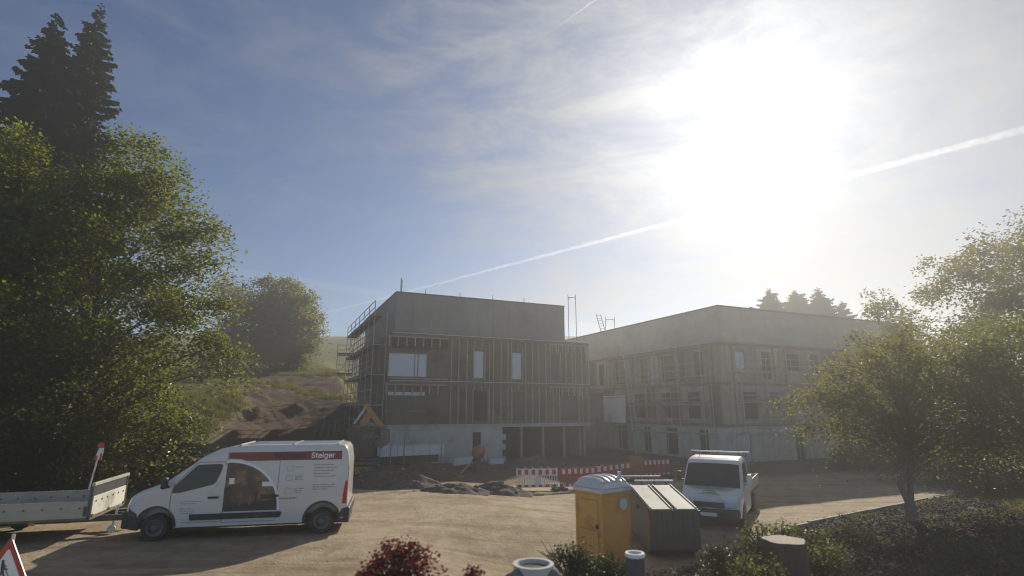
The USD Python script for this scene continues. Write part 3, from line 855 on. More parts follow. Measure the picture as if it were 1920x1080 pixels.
# ------------------------------------------------------------------ vehicles: a lofted body
white_paint = M("white_paint", (.60, .585, .55), .28, .03, .8, coat=.5, dirt=(.42, .40, .36), dscale=1.1, dmin=.58, dmax=.8)
black_plastic = M("black_plastic", (.03, .03, .032), .55, .2, 3, dirt=(.10, .09, .075), dscale=2)
rubber = M("rubber", (.022, .022, .022), .8, .2, 5, dirt=(.10, .085, .065), dscale=3)
rim_mat = M("wheel_steel", (.11, .11, .11), .45, .2, 3, metal=.4, dirt=(.1, .085, .07), dscale=4)
lamp_glass = M("headlight_glass", (.55, .58, .62), .08, .1, 3, spec=.8)
red_lamp = M("red_lamp", (.45, .02, .02), .15, .1, 3)
orange_lamp = M("orange_lamp", (.6, .18, .02), .2, .1, 3)
red_band = M("red_print", (.21, .042, .038), .35, .05, 1)
grey_print = M("grey_print", (.28, .28, .30), .4, 0, 1)
dark_print = M("dark_print", (.05, .042, .042), .4, 0, 1)
white_print = M("white_print", (.80, .80, .80), .4, 0, 1)
line_mat = M("seam_dark", (.12, .12, .12), .6, 0, 1)


class Body:
    """A van body seen as stations along x (0 at the nose): top, bottom and half width; superelliptic roof edge, tumblehome above the belt."""
    def __init__(self, top, bot, half, belt=1.25, tumble=.07, roof_r=.20, bend=0.0):
        self.bend = bend
        self.top, self.bot, self.half = np.array(top), np.array(bot), np.array(half)
        self.belt, self.tumble, self.rr = belt, tumble, roof_r

    def hw(self, x, z):
        """Half width of the body at height z."""
        x, z = np.asarray(x, float), np.asarray(z, float)
        w, t = np.interp(x, *self.half.T), np.interp(x, *self.top.T)
        w = w - self.tumble * np.clip((z - self.belt) / 1.2, 0, 2) - .03 * np.clip((.75 - z) / .4, 0, 1) ** 2
        r = np.minimum(self.rr, .5 * np.maximum(t - np.interp(x, *self.bot.T), .05))
        over = np.clip((z - (t - r)) / r, 0, 1)
        return w - r * (1 - np.sqrt(np.maximum(0, 1 - over ** 2)))

    def curve(self, m):
        """Bows the front outwards: points away from the middle move back."""
        v, fc, _ = meshkit.arrays(m.mesh() if isinstance(m, MB) else m)
        v = np.array(v); v[:, 0] += self.bend * v[:, 1] ** 2 * np.clip(1 - v[:, 0] / 2.2, 0, 1)
        return v, fc

    def mesh(self, n=110, m=30, arches=()):
        xs = np.linspace(self.top[0, 0], self.top[-1, 0], n)
        V = []
        for x in xs:
            t, b = np.interp(x, *self.top.T), np.interp(x, *self.bot.T)
            s = np.linspace(0, 1, m)
            r = min(self.rr, .5 * max(t - b, .05))
            z = np.concatenate([np.linspace(b, t - r, m - 10), t - r + r * np.sin(np.linspace(0, PI / 2, 11)[1:])])
            y = self.hw(x, z)
            side = np.stack([np.full(m, x), -y, z], -1)
            other = np.stack([np.full(m, x), y[::-1], z[::-1]], -1)
            V.append(np.vstack([side, other]))
        V = np.array(V); k = 2 * m
        idx = np.arange(n * k).reshape(n, k)
        q = np.stack([idx[:-1], np.roll(idx, -1, 1)[:-1], np.roll(idx, -1, 1)[1:], idx[1:]], -1).reshape(-1, 4)
        f = np.vstack([q[:, [0, 1, 2]], q[:, [0, 2, 3]]])
        v = V.reshape(-1, 3)
        c0, c1 = V[0].mean(0), V[-1].mean(0)
        v = np.vstack([v, c0, c1]); a = len(v) - 2
        v[:, 0] += self.bend * v[:, 1] ** 2 * np.clip(1 - v[:, 0] / 2.2, 0, 1)
        cap = [(a, (j + 1) % k, j) for j in range(k)] + [(a + 1, idx[-1][j], idx[-1][(j + 1) % k]) for j in range(k)]
        tm = trimesh.Trimesh(v, np.vstack([f, cap]), process=True)
        tm.merge_vertices(); tm.fix_normals()
        if arches:
            man = manifold3d.Manifold(manifold3d.Mesh(np.asarray(tm.vertices, np.float32), np.asarray(tm.faces, np.uint32)))
            if man.status() == manifold3d.Error.NoError and man.volume() > 0:
                for (x, z, r, depth) in arches:
                    for s in (-1, 1):
                        c = manifold3d.Manifold.cylinder(depth, r, r, 40).rotate([90, 0, 0]).translate([x, (-1.3 if s < 0 else 1.3 - 0) + (depth if s < 0 else 0), z])
                        if s > 0:
                            c = manifold3d.Manifold.cylinder(depth, r, r, 40).rotate([90, 0, 0]).translate([x, 1.3, z])
                        man = man - c
                return man
        return tm

    def patch(self, poly, side=-1, off=.004, fine=.12, thick=.003):
        """A flat outline in (x, z) laid on the body's side."""
        mb = MB()
        polys = poly if isinstance(poly, list) and isinstance(poly[0], sg.base.BaseGeometry) else [poly]
        for po in polys:
            if not isinstance(po, sg.base.BaseGeometry):
                po = sg.Polygon(po)
            for g in getattr(po, "geoms", [po]):
                x0, z0, x1, z1 = g.bounds
                cells = [g] if max(x1 - x0, z1 - z0) < fine else [g.intersection(sg.box(a, c, a + fine, c + fine)) for a in np.arange(x0, x1, fine) for c in np.arange(z0, z1, fine)]
                for cell in cells:
                    for gg in getattr(cell, "geoms", [cell]):
                        if gg.geom_type != "Polygon" or gg.area < 1e-7:
                            continue
                        v, f = trimesh.creation.triangulate_polygon(gg, engine="earcut")
                        y = self.hw(v[:, 0], v[:, 1]) + off
                        mb.add((np.stack([v[:, 0], side * y, v[:, 1]], -1), f if side < 0 else f[:, ::-1]))
        if self.bend:
            mb2 = MB(); mb2.add(self.curve(mb)); return mb2
        return mb


def wheel(parent, x, y, z, r, w, side):
    t = part(parent, "wheel", trimesh.creation.revolve(np.array([(r * .62, -w / 2), (r * .93, -w / 2), (r, -w / 2 + .03), (r, w / 2 - .03), (r * .93, w / 2), (r * .62, w / 2), (r * .62, -w / 2)]), sections=40,
             transform=TR((x, y, z), (1, 0, 0), (0, 0, 1))), rubber, smooth=40)
    o = side * (w / 2 - .03)
    m = trimesh.creation.revolve(np.array([(0, -.04), (.07, -.05), (.09, -.01), (r * .4, .02), (r * .5, -.02), (r * .63, -.03), (r * .63, .05), (0, .05)]), sections=32)
    T = TR((x, y + o, z), (1, 0, 0), (0, 0, 1)) if side > 0 else TR((x, y + o, z), (1, 0, 0), (0, 0, 1), (0, 1, 0)) @ np.diag([1, 1, 1, 1.0])
    part(t, "rim", MB().add(m, T), rim_mat, smooth=35)
    return t


def oval(cx, cz, a, b, n=24, a0=0, a1=2 * PI):
    th = np.linspace(a0, a1, n)
    return [(cx + a * math.cos(t), cz + b * math.sin(t)) for t in th]


# ---------------------------------------------------------------- the white van, side on
VB = Body(top=[(0, .80), (.03, .98), (.12, 1.12), (.35, 1.27), (.9, 1.47), (1.0, 1.54), (1.75, 2.10), (1.95, 2.22), (2.25, 2.36), (2.6, 2.44), (3.2, 2.47), (5.5, 2.47), (5.70, 2.44), (5.81, 2.30), (5.85, 2.0)],
          bot=[(0, .42), (.1, .30), (.5, .26), (1.5, .33), (5.0, .33), (5.6, .36), (5.85, .45)],
          half=[(0, .62), (.06, .74), (.2, .86), (.5, .95), (1.0, 1.0), (1.8, 1.02), (5.6, 1.02), (5.85, .97)], roof_r=.17, tumble=.085)
vf, vr = np.array([-9.75, 15.45]), np.array([-5.54, 16.35])
vd = (vr - vf) / np.linalg.norm(vr - vf)
v0 = vf - vd * .79
vn = np.array([-vd[1], vd[0]])
zf_, zr_ = gz(*vf), gz(*vr)
van = thing("delivery_van", "white high-roofed van with red lettered band and arched picture on its side", "van", (*(v0 + vn * 1.02), zf_ + .0), math.atan2(vd[1], vd[0]))
WB, RZ = 4.31, .345
body = part(van, "body", VB.mesh(arches=((.86, RZ + .03, .47, .75), (.86 + WB, RZ + .03, .47, .75))), white_paint, smooth=32)
part(van, "underside", MB().box(.45, 5.9, -.72, .72, .24, .5), black_plastic)
for x in (.86, .86 + WB):
    for s in (-1, 1):
        wheel(van, x, s * .86, RZ, RZ, .22, s)
    part(van, "wheel_arch_lip", VB.patch(sg.Polygon(oval(x, RZ + .03, .53, .53)).difference(sg.Polygon(oval(x, RZ + .03, .468, .468))).intersection(sg.box(x - 1, .33, x + 1, 2)), off=.006), black_plastic)
# cab side window, mirror, handles, seams
part(van, "side_window", VB.patch([(1.20, 1.22), (1.24, 1.40), (1.74, 1.93), (1.80, 1.955), (2.36, 1.965), (2.41, 1.93), (2.40, 1.80), (2.29, 1.50), (2.22, 1.42), (1.42, 1.23)], off=.005, fine=.2), glass_dark, smooth=True)
ws = []
for s_ in np.linspace(0, 1, 9):
    x = 1.03 + s_ * .70; zt = np.interp(x, *VB.top.T)
    hwv = VB.hw(x, zt - .10)
    ws.append([(x - .014, t * (hwv - .04), zt + .012 - .035 * abs(t) ** 3) for t in np.linspace(-1, 1, 15)])
ws = np.array(ws)
ii = np.arange(9 * 15).reshape(9, 15)
part(van, "windscreen", (ws.reshape(-1, 3), np.stack([ii[:-1, :-1], ii[:-1, 1:], ii[1:, 1:], ii[1:, :-1]], -1).reshape(-1, 4)), glass_dark, smooth=True)
mm = part(van, "mirror", MB().add(rbox(.98, 1.13, -1.30, -1.10, 1.36, 1.66, .05)).bar((1.05, -1.12, 1.42), (1.10, -.98, 1.38), .05), black_plastic, smooth=40)
part(van, "mirror", MB().add(rbox(.98, 1.13, 1.10, 1.30, 1.36, 1.66, .05)).bar((1.05, 1.12, 1.42), (1.10, .98, 1.38), .05), black_plastic, smooth=40)
strip = lambda a, b, w=.012: sg.LineString([a, b]).buffer(w / 2, cap_style=2)
cab_seam = sg.LineString([(1.18, .62), (1.18, 1.24), (1.24, 1.44), (1.74, 1.99), (1.82, 2.02), (2.46, 2.02), (2.52, 1.9), (2.52, .45), (1.5, .45)]).buffer(.007)
part(van, "door_seam", VB.patch([cab_seam, strip((2.52, .42), (2.52, 2.3)), strip((3.92, .42), (3.92, 2.02)), strip((2.52, .42), (3.92, .42))], off=.0045), line_mat)
part(van, "door_handle", MB().add(rbox(2.12, 2.40, -1.06, -1.02, 1.05, 1.11, .018)), black_plastic, smooth=40)
part(van, "door_handle", MB().add(rbox(3.80, 3.96, -1.06, -1.02, 1.05, 1.11, .018)), black_plastic, smooth=40)
part(van, "side_moulding", VB.patch([(1.72, .50), (1.70, .66), (4.04, .66), (4.08, .62), (4.04, .50)], off=.018), black_plastic)
part(van, "front_bumper", MB().add(VB.patch([(0.02, .36), (.0, .78), (.12, .84), (.36, .70), (.42, .5), (.40, .28), (.1, .30)], off=.015)).add(rbox(-.05, .16, -.80, .80, .30, .74, .07)), black_plastic, smooth=35)
part(van, "grille", MB().box(-.02, .08, -.55, .55, .80, .98), black_plastic)
for s in (-1, 1):
    part(van, "headlight", VB.patch([(.03, .80), (.10, 1.08), (.22, 1.17), (.50, 1.22), (.44, 1.06), (.20, .86)], side=s, off=.008, fine=.06), lamp_glass, smooth=True)
    part(van, "tail_light", VB.patch([(5.71, .80), (5.82, .80), (5.83, 1.42), (5.77, 1.44), (5.72, 1.05)], side=s, off=.008, fine=.06), red_lamp)
part(van, "rear_bumper", MB().add(rbox(5.62, 5.93, -1.0, 1.0, .42, .70, .05)), black_plastic, smooth=35)
for x in (2.75, 4.2, 5.45):
    part(van, "roof_rib", MB().add(cbox(x, x + .06, -.80, .80, 2.455, 2.492, .008)), white_paint)
for y in np.linspace(-.6, .6, 4):
    part(van, "roof_rib", MB().add(cbox(2.9, 5.4, y - .03, y + .03, 2.46, 2.485, .008)), white_paint)
# livery
def LV(p, off):
    """Livery outlines, drawn 12 cm too far back, laid on the side."""
    return VB.patch([affinity.translate(q if isinstance(q, sg.base.BaseGeometry) else sg.Polygon(q), -.12, 0) for q in (p if isinstance(p, list) and isinstance(p[0], sg.base.BaseGeometry) else [p])], off=off)


arch_out = sg.Polygon([(2.63, .70)] + [(2.63, 2.03)] + [(2.70 + 1.42 * math.cos(t), .78 + 1.29 * math.sin(t)) for t in np.linspace(PI / 2, -.06, 30)])
arch_in = sg.Polygon([(2.64, .70)] + [(2.64, 1.98)] + [(2.70 + 1.36 * math.cos(t), .76 + 1.235 * math.sin(t)) for t in np.linspace(PI / 2, -.05, 30)])
band = sg.box(2.66, 2.03, 5.74, 2.27)
part(van, "red_band", LV(band.difference(sg.Polygon(oval(2.70, .78, 1.46, 1.33))), off=.004), red_band)
part(van, "arch_line", LV(arch_out.difference(arch_in), off=.005), white_print)
pict = M("picture_print", (.105, .065, .04), .35, .55, 2.2, dirt=(.26, .15, .075), dscale=2.4, dmin=.48, dmax=.62)
ap = part(van, "arched_picture", LV(arch_in, off=.0045), pict)
part(ap, "picture_floor", LV(sg.Polygon([(2.64, .70), (2.64, .86), (4.05, .98), (4.05, .70)]).intersection(arch_in), off=.0065), dark_print)
for b_ in ((2.74, 1.42, 2.88, 1.58), (3.62, 1.34, 3.90, 1.46)):
    part(ap, "picture_window", LV(sg.box(*b_), off=.0065), white_print)
for b_ in ((2.68, .9, 2.80, 1.35), (3.45, .95, 3.52, 1.2), (3.6, 1.0, 4.0, 1.12)):
    part(ap, "picture_shelf", LV(sg.box(*b_), off=.0066), dark_print)
for b_ in ((3.05, .84, 3.11, 1.22), (3.30, .86, 3.36, 1.10)):
    part(ap, "picture_chair", LV(sg.box(*b_), off=.0067), timber_dark)


def lettering(text, h, x, z, bold=True):
    m = meshkit.text_mesh(text, h, depth=.003, bold=bold)
    v = np.array(m.vertices)
    y = VB.hw(v[:, 0] + x, v[:, 1] + z) + .0075 + v[:, 2]
    return trimesh.Trimesh(np.stack([v[:, 0] + x, -y, v[:, 1] + z], -1), m.faces, process=False), v[:, 0].max()


m, wd = lettering("Wohngut", .145, 0, 0)
x0 = 4.60 - wd
part(van, "band_lettering", lettering("Wohngut", .145, x0, 2.085)[0], dark_print, label="dark grey word Wohngut on the red band")
part(van, "band_lettering", lettering("Steiger", .145, 4.75, 2.085)[0], white_print, label="white word Steiger on the red band")
rng = np.random.default_rng(12)


def text_lines(x0, x1, zs, h=.026, mat=grey_print, name="small_print"):
    ps = []
    for z in zs:
        x, end = x0, x0 + (x1 - x0) * rng.uniform(.6, 1)
        while x < end:
            w_ = rng.uniform(.05, .13)
            ps.append(sg.box(x, z, min(x + w_, end), z + h * rng.uniform(.7, 1)))
            x += w_ + .02
    part(van, name, VB.patch(ps, off=.0045, fine=1.0), mat)


box_line = lambda a, b, c, d, w=.010: sg.box(a, b, c, d).difference(sg.box(a + w, b + w, c - w, d - w))
for z in (1.80, 1.54, 1.20):
    part(van, "icon_outline", VB.patch([box_line(4.12, z - .07, 4.30, z + .07)], off=.0046, fine=1), grey_print)
text_lines(4.36, 4.66, (1.83, 1.58, 1.53, 1.48, 1.24, 1.19, 1.14))
text_lines(4.86, 5.52, (1.88, 1.80, 1.72, 1.64, 1.56))
text_lines(4.86, 5.52, (1.33, 1.27, 1.21))
text_lines(3.98, 4.74, (.985,), .030, red_band)
text_lines(1.45, 2.0, (.98, .93, .80, .74, .68), .022)

# ---------------------------------------------------------------- the flat trailer in front of the van
alu = M("cream_dropside", (.40, .39, .31), .55, .08, 1.5, dirt=(.25, .235, .19), dscale=1.4, dmin=.5, dmax=.75)
tr0 = np.array([-11.55, 15.6])
zt_ = gz(*tr0)
tr_rot = math.radians(17)
trl = thing("flat_trailer", "cream dropside trailer with a tall end board parked ahead of the white van", "trailer", (*tr0, zt_), tr_rot)
TL, TWd, BZ = 5.6, 2.45, .62
part(trl, "bed", MB().box(-TL, 0, .03, TWd - .03, BZ - .1, BZ), timber_dark)
part(trl, "chassis_beam", MB().box(-TL, .9, .7, .8, BZ - .26, BZ - .102).box(-TL, .9, TWd - .8, TWd - .7, BZ - .26, BZ - .102), steel_dark)


def dropside(y, ny, name, z0=BZ - .04, h=.44):
    p = part(trl, name, MB().add(cbox(-TL, -.08, y - .014, y + .014, z0, z0 + h, .006)), alu)
    for k, zz in enumerate((z0 + .03, z0 + h * .5, z0 + h - .03)):
        part(p, "rib", MB().box(-TL + .02, -.1, y + ny * .014, y + ny * .024, zz - .018, zz + .018), alu)
    for x in np.arange(-TL + .3, -.2, .42):
        part(p, "bolt", MB().cyl((x, y + ny * .028, z0 + .26), (0, 1, 0), .022, .016, 8), steel_dark)
    part(p, "latch", MB().add(rbox(-.16, -.10, y + ny * .03 - .02, y + ny * .03 + .02, z0 + .05, z0 + .30, .01)), steel_dark)
    return p


dropside(0, -1, "dropside"); dropside(TWd, -1, "dropside")
eb = part(trl, "end_board", MB().add(cbox(-.03, .0, -.02, TWd + .02, BZ - .06, BZ + .50, .006)), M("white_end_board", (.66, .64, .55), .5, .06, 1.2, dirt=(.4, .37, .3), dscale=1.3))
for y in (-.03, TWd - .03):
    part(eb, "corner_post", MB().box(-.07, .012, y, y + .07, BZ - .08, BZ + .86), steel_dark)
part(eb, "top_rail", MB().add(cbox(-.05, .03, -.04, TWd + .05, BZ + .78, BZ + .87, .01)), alu)
part(eb, "mesh_infill", MB().box(-.02, -.012, .05, TWd - .05, BZ + .502, BZ + .778), steel_dark)
for y in np.linspace(.25, TWd - .25, 6):
    part(eb, "bolt", MB().cyl((.008, y, BZ + .36), (1, 0, 0), .025, .02, 8), steel_dark)
for y in (.12, TWd / 2, TWd - .12):
    part(eb, "hinge", MB().box(.001, .02, y - .05, y + .05, BZ - .03, BZ + .04), steel_dark)
for x in (-3.4, -2.5):
    for y, s in ((.22, -1), (TWd - .22, 1)):
        wheel(trl, x, y, .30, .30, .2, s)
part(trl, "side_reflector", MB().box(-1.35, -1.22, -.02, -.015, BZ - .16, BZ - .10), orange_lamp)
part(trl, "drawbar", MB().bar((0, .75, BZ - .18), (.75, TWd / 2, BZ - .22), .08).bar((0, TWd - .75, BZ - .18), (.75, TWd / 2, BZ - .22), .08), steel_dark)
part(trl, "jockey_wheel", MB().cyl((.30, .80, .12), (0, 1, 0), .11, .07, 16).tube([(.30, .80, .12), (.36, .88, .75)], .03, 8), metal_edge)

# ---------------------------------------------------------------- white tipper truck facing the camera
TBd = Body(top=[(-.14, .86), (-.10, .95), (.10, 1.07), (.42, 1.20), (.50, 1.24), (1.22, 1.98), (1.36, 2.09), (1.6, 2.17), (2.3, 2.19), (2.48, 2.12), (2.56, 1.85)],
           bot=[(-.14, .46), (-.02, .36), (2.56, .40)], half=[(-.14, .86), (-.05, .93), (.15, .98), (.6, 1.01), (2.56, 1.01)], belt=1.15, tumble=.10, roof_r=.14, bend=.20)
tc = GP(1338, 1000)[:2]
tp = P(1333, 985, 19.1)[:2]
tdir = np.array([.50, .87]); tdir /= np.linalg.norm(tdir)       # towards the tail
trk = thing("pickup_truck", "white flatbed truck with large windscreen facing the camera beside the toilet cabin", "truck", (*tp, gz(*tp) - .02), math.atan2(tdir[1], tdir[0]))
part(trk, "cab", TBd.mesh(n=90, arches=((.78, .38, .46, .6),)), white_paint, smooth=32)
ws = []
for s_ in np.linspace(0, 1, 9):
    x = .53 + s_ * .69; zt = np.interp(x, *TBd.top.T)
    hwv = TBd.hw(x, zt - .10)
    ws.append([(x - .016, t * (hwv - .075), zt + .016 - .03 * abs(t) ** 3) for t in np.linspace(-1, 1, 15)])
part(trk, "windscreen", TBd.curve((np.array(ws).reshape(-1, 3), np.stack([ii[:-1, :-1], ii[:-1, 1:], ii[1:, 1:], ii[1:, :-1]], -1).reshape(-1, 4))), glass_dark, smooth=True)
part(trk, "wiper", MB().bar((.53, -.6, 1.285), (.60, .1, 1.37), .02, .012), black_plastic)
for s in (-1, 1):
    part(trk, "side_window", TBd.patch([(.95, 1.30), (1.45, 1.98), (2.2, 2.0), (2.25, 1.30)], side=s, off=.005, fine=.2), glass_dark, smooth=True)
    part(trk, "door_seam", TBd.patch([strip((1.0, .5), (1.0, 1.3)), strip((2.3, .5), (2.3, 1.95)), strip((1.0, .5), (2.3, .5))], side=s, off=.0045), line_mat)
    part(trk, "mirror", MB().add(rbox(1.02, 1.14, *sorted((s * 1.10, s * 1.28)), 1.34, 1.68, .04)).bar((1.08, s * 1.12, 1.40), (1.12, s * .98, 1.36), .05), black_plastic if s > 0 else white_paint, smooth=40)
    part(trk, "headlight", TBd.patch([(-.10, .72), (-.06, .92), (.34, 1.06), (.30, .86), (.04, .72)], side=s, off=.008, fine=.06), lamp_glass, smooth=True)
    part(trk, "headlight_face", TBd.curve(MB().add(rbox(-.17, .0, *sorted((s * .50, s * .88)), .70, .92, .05))), lamp_glass, smooth=40)
part(trk, "grille", TBd.curve(MB().add(rbox(-.17, .0, -.48, .48, .68, .86, .03))), black_plastic, smooth=40)
part(trk, "bumper", TBd.curve(MB().add(trimesh.remesh.subdivide_to_size(rbox(-.22, .1, -.94, .94, .34, .66, .06).vertices, rbox(-.22, .1, -.94, .94, .34, .66, .06).faces, .25))), black_plastic, smooth=40)
part(trk, "number_plate", MB().add(cbox(-.245, -.225, -.27, .27, .44, .55, .004)), white_print)
green = M("green_print", (.10, .32, .08), .4, .1, 2)
gl = []
for t in np.linspace(-.42, .42, 13):
    x = .40
    gl.append(t)
lg = MB()
for (a, b, lift) in ((-.34, .34, .0), (-.20, .24, .14)):
    y = np.linspace(a, b, 17)
    u = (y - a) / (b - a)
    xx = .06 + lift + .12 * np.sin(u * PI)
    up_ = np.stack([xx + .035 + .03 * np.sin(u * PI), y, np.interp(xx + .035 + .03 * np.sin(u * PI), *TBd.top.T) + .006], -1)
    lo_ = np.stack([xx, y, np.interp(xx, *TBd.top.T) + .006], -1)
    j = np.arange(16)
    lg.add((np.vstack([lo_, up_]), np.stack([j, j + 1, j + 18, j + 17], -1)[:, ::-1]))
part(trk, "bonnet_emblem", TBd.curve(lg), green)
for s in (-1, 1):
    wheel(trk, .78, s * .86, .36, .36, .22, s); wheel(trk, 3.9, s * .84, .36, .36, .24, s)
part(trk, "chassis", MB().box(.4, 5.3, -.45, .45, .42, .62), black_plastic)
bd = part(trk, "load_bed", MB().box(2.72, 5.4, -1.0, 1.0, .80, .90), steel_dark)
for s in (-1, 1):
    part(bd, "side_board", MB().add(cbox(2.72, 5.4, *sorted((s * .97, s * 1.0)), .902, 1.28, .006)), alu)
part(bd, "tail_board", MB().add(cbox(5.37, 5.40, -.968, .968, .902, 1.28, .006)), alu)
hb = part(trk, "headboard_rack", MB().box(2.66, 2.71, -.98, -.92, .9, 2.28).box(2.66, 2.71, .92, .98, .9, 2.28).box(2.66, 2.71, -.918, .918, 1.5, 1.56), steel_dark)
part(hb, "rack_bar", MB().tube([(2.68, -1.06, 2.30), (2.68, 1.06, 2.30)], .025, 8), metal_edge)
part(trk, "aerial", MB().tube([(1.75, .55, 2.15), (1.83, .57, 2.46)], .008, 5), black_plastic)

# ---------------------------------------------------------------- portable toilet
yellow = M("yellow_plastic", (.55, .29, .06), .5, .10, 1.2, dirt=(.36, .19, .055), dscale=1.5)
grey_roof = M("grey_white_plastic", (.55, .55, .56), .35, .05, 1.5, dirt=(.36, .35, .33), dscale=2.5)
pt = P(1133, 1040, 15.8)[:2]
zt = gz(*pt) + .04
toi = thing("portable_toilet", "yellow portable toilet cabin with a ribbed grey-white domed roof", "toilet", (*pt, zt), math.radians(-55))
S = .525
for (nm, a) in (("rear_wall", (-S + .032, S - .032, S - .03, S)), ("side_wall", (-S, -S + .03, -S, S)), ("side_wall", (S - .03, S, -S, S))):
    part(toi, nm, MB().box(*a, .12, 1.92), yellow)
dr = part(toi, "door", MB().add(cbox(-S + .09, S - .09, -S - .005, -S + .025, .16, 1.84, .008)), yellow)
part(dr, "door_panel", MB().add(rbox(-S + .16, S - .16, -S - .022, -S - .004, .28, .95, .015)).add(rbox(-S + .16, S - .16, -S - .022, -S - .004, 1.05, 1.70, .015)), yellow, smooth=40)
part(dr, "latch", MB().add(rbox(.30, .38, -S - .06, -S - .02, 1.0, 1.12, .012)), black_plastic)
part(toi, "door_frame", MB().box(-S + .032, -S + .088, -S, -S + .03, .12, 1.92).box(S - .088, S - .032, -S, -S + .03, .12, 1.92).box(-S + .088, S - .088, -S, -S + .03, 1.845, 1.92), yellow)
for x in (-S + .04, S - .04):
    for y in (-S - .006, S - .034):
        part(toi, "corner_post", MB().box(x - .045, x + .045, y, y + .04, .13, 1.91), yellow)
for z in np.linspace(.35, 1.75, 5):
    for x in (-S - .012, S + .001):
        part(toi, "wall_rib", MB().box(x, x + .011, -S + .08, S - .08, z - .05, z + .05), yellow)
part(toi, "round_emblem", MB().cyl((S + .016, .26, 1.58), (1, 0, 0), .15, .012, 28), M("pale_blue_emblem", (.42, .48, .56), .4, .05, 3))
part(toi, "base_skid", MB().box(-S - .02, S + .02, -S - .02, S + .02, -.02, .118), black_plastic)
# roof: barrel dome, rounded ends
nx, ny = 25, 25
RX, RY = np.meshgrid(np.linspace(-1, 1, nx), np.linspace(-1, 1, ny), indexing="ij")
rh = lambda X, Y: .27 * (1 - np.abs(X) ** 2.6) ** .55 * (1 - np.abs(Y) ** 5) ** .6
top = np.stack([RX * (S + .06), RY * (S + .06), 2.01 + rh(RX * .999, RY * .999)], -1)
ix = np.arange(nx * ny).reshape(nx, ny)
q = np.stack([ix[:-1, :-1], ix[1:, :-1], ix[1:, 1:], ix[:-1, 1:]], -1).reshape(-1, 4)
rf = part(toi, "roof", MB().add((top.reshape(-1, 3), q)).add(cbox(-S - .06, S + .06, -S - .06, S + .06, 1.905, 2.014, .015)), grey_roof, smooth=50)
for yy in np.linspace(-.72, .72, 5):
    rr = []
    for d, e in ((-.07, -.03), (-.045, .035), (.045, .035), (.07, -.03)):
        X = np.linspace(-.86, .86, 21)
        rr.append(np.stack([X * (S + .06), np.full(21, (yy + d) * (S + .06)), 2.01 + rh(X, np.full(21, yy + d)) + e], -1))
    rr = np.array(rr); j = np.arange(4 * 21).reshape(4, 21)
    part(rf, "roof_rib", (rr.reshape(-1, 3), np.stack([j[:-1, :-1], j[:-1, 1:], j[1:, 1:], j[1:, :-1]], -1).reshape(-1, 4)[:, ::-1]), grey_roof)
part(toi, "vent_pipe", MB().cyl((S - .2, S - .15, 2.30), (0, 0, 1), .05, .2, 14), grey_roof)

# ---------------------------------------------------------------- container with two pale lids
skip_paint = M("green_grey_paint", (.085, .088, .07), .65, .15, 1.5, dirt=(.10, .075, .05), dscale=2)
lid_mat = M("pale_lid", (.36, .34, .28), .7, .08, 1.2, dirt=(.20, .18, .14), dscale=1.8, dmin=.48, dmax=.7)
ca, cb_ = P(1216, 955, 16.6), P(1308, 955, 16.6)
cw_ = 1.48
ctr = thing("waste_container", "dark green-grey waste container with two pale sloping lids by the truck", "container", (ca[0], ca[1], gz(ca[0], ca[1])), math.radians(2))
hz = ca[2] - gz(ca[0], ca[1])
prof = [(0, .25), (0.0, hz - .03), (2.3, hz + .31), (2.3, .45), (1.9, .12), (.3, .12)]
side = lambda x: MB().prism(prof, TR((x, 0, 0), (0, 1, 0), (0, 0, 1)), .04)
part(ctr, "shell", MB().prism(prof, TR((.0, 0, 0), (0, 1, 0), (0, 0, 1)), cw_), skip_paint)
for x in np.linspace(.12, cw_ - .12, 5):
    part(ctr, "rib", MB().box(x - .03, x + .03, -.035, -.002, .28, hz - .08), skip_paint)
part(ctr, "rim", MB().box(-.03, cw_ + .03, -.05, .0, hz - .08, hz - .03), skip_paint)
for k in range(2):
    a, b = .03 + k * cw_ / 2, cw_ / 2 - .03 + k * cw_ / 2
    lid = part(ctr, "lid", MB().prism([(-.04, hz - .02), (2.30, hz + .325), (2.30, hz + .36), (-.04, hz + .015)], TR((a, 0, 0), (0, 1, 0), (0, 0, 1)), b - a), lid_mat)
    for x in (a + .02, b - .06):
        part(lid, "lid_rib", MB().prism([(0, hz + .021), (2.28, hz + .365), (2.28, hz + .392), (0, hz + .048)], TR((x, 0, 0), (0, 1, 0), (0, 0, 1)), .04), skip_paint if k == 0 and x > a + .1 else lid_mat)
for s in (-.07, cw_ + .02):
    part(ctr, "lifting_lug", MB().cyl((s + .025, 1.1, hz - .1), (1, 0, 0), .05, .1, 12), steel_dark)
for x in (.15, cw_ - .15):
    for y in (.35, 1.85):
        part(ctr, "wheel", MB().cyl((x, y, .09), (1, 0, 0), .09, .06, 14), rubber)
# long bars lying on trestles behind it
def trestle_bar(px0, px1, py, Y, label):
    a, b = P(px0, py, Y), P(px1, py, Y)
    t = thing("rail_on_trestles", label, "metal rail", (a[0], a[1], gz(a[0], a[1])), 0)
    z = a[2] - gz(a[0], a[1]); L = b[0] - a[0]
    part(t, "rail", MB().box(0, L, -.03, .03, z - .05, z), metal_edge)
    for x in (.25, L - .25):
        part(t, "trestle_leg", MB().bar((x, 0, z - .052), (x, -.35, 0), .05).bar((x, 0, z - .052), (x, .35, 0), .05), steel_dark)


trestle_bar(1160, 1238, 892, 22.5, "farther pale metal rail on trestles behind the yellow toilet")
trestle_bar(1190, 1261, 900, 20.5, "nearer pale metal rail on trestles behind the two-lidded container")

# ---------------------------------------------------------------- barrier fence panels
bar_white = M("barrier_white", (.66, .66, .65), .45, .06, 2, dirt=(.42, .40, .36), dscale=2)
bar_red = M("barrier_red", (.46, .045, .035), .45, .1, 2, dirt=(.30, .07, .05), dscale=2)


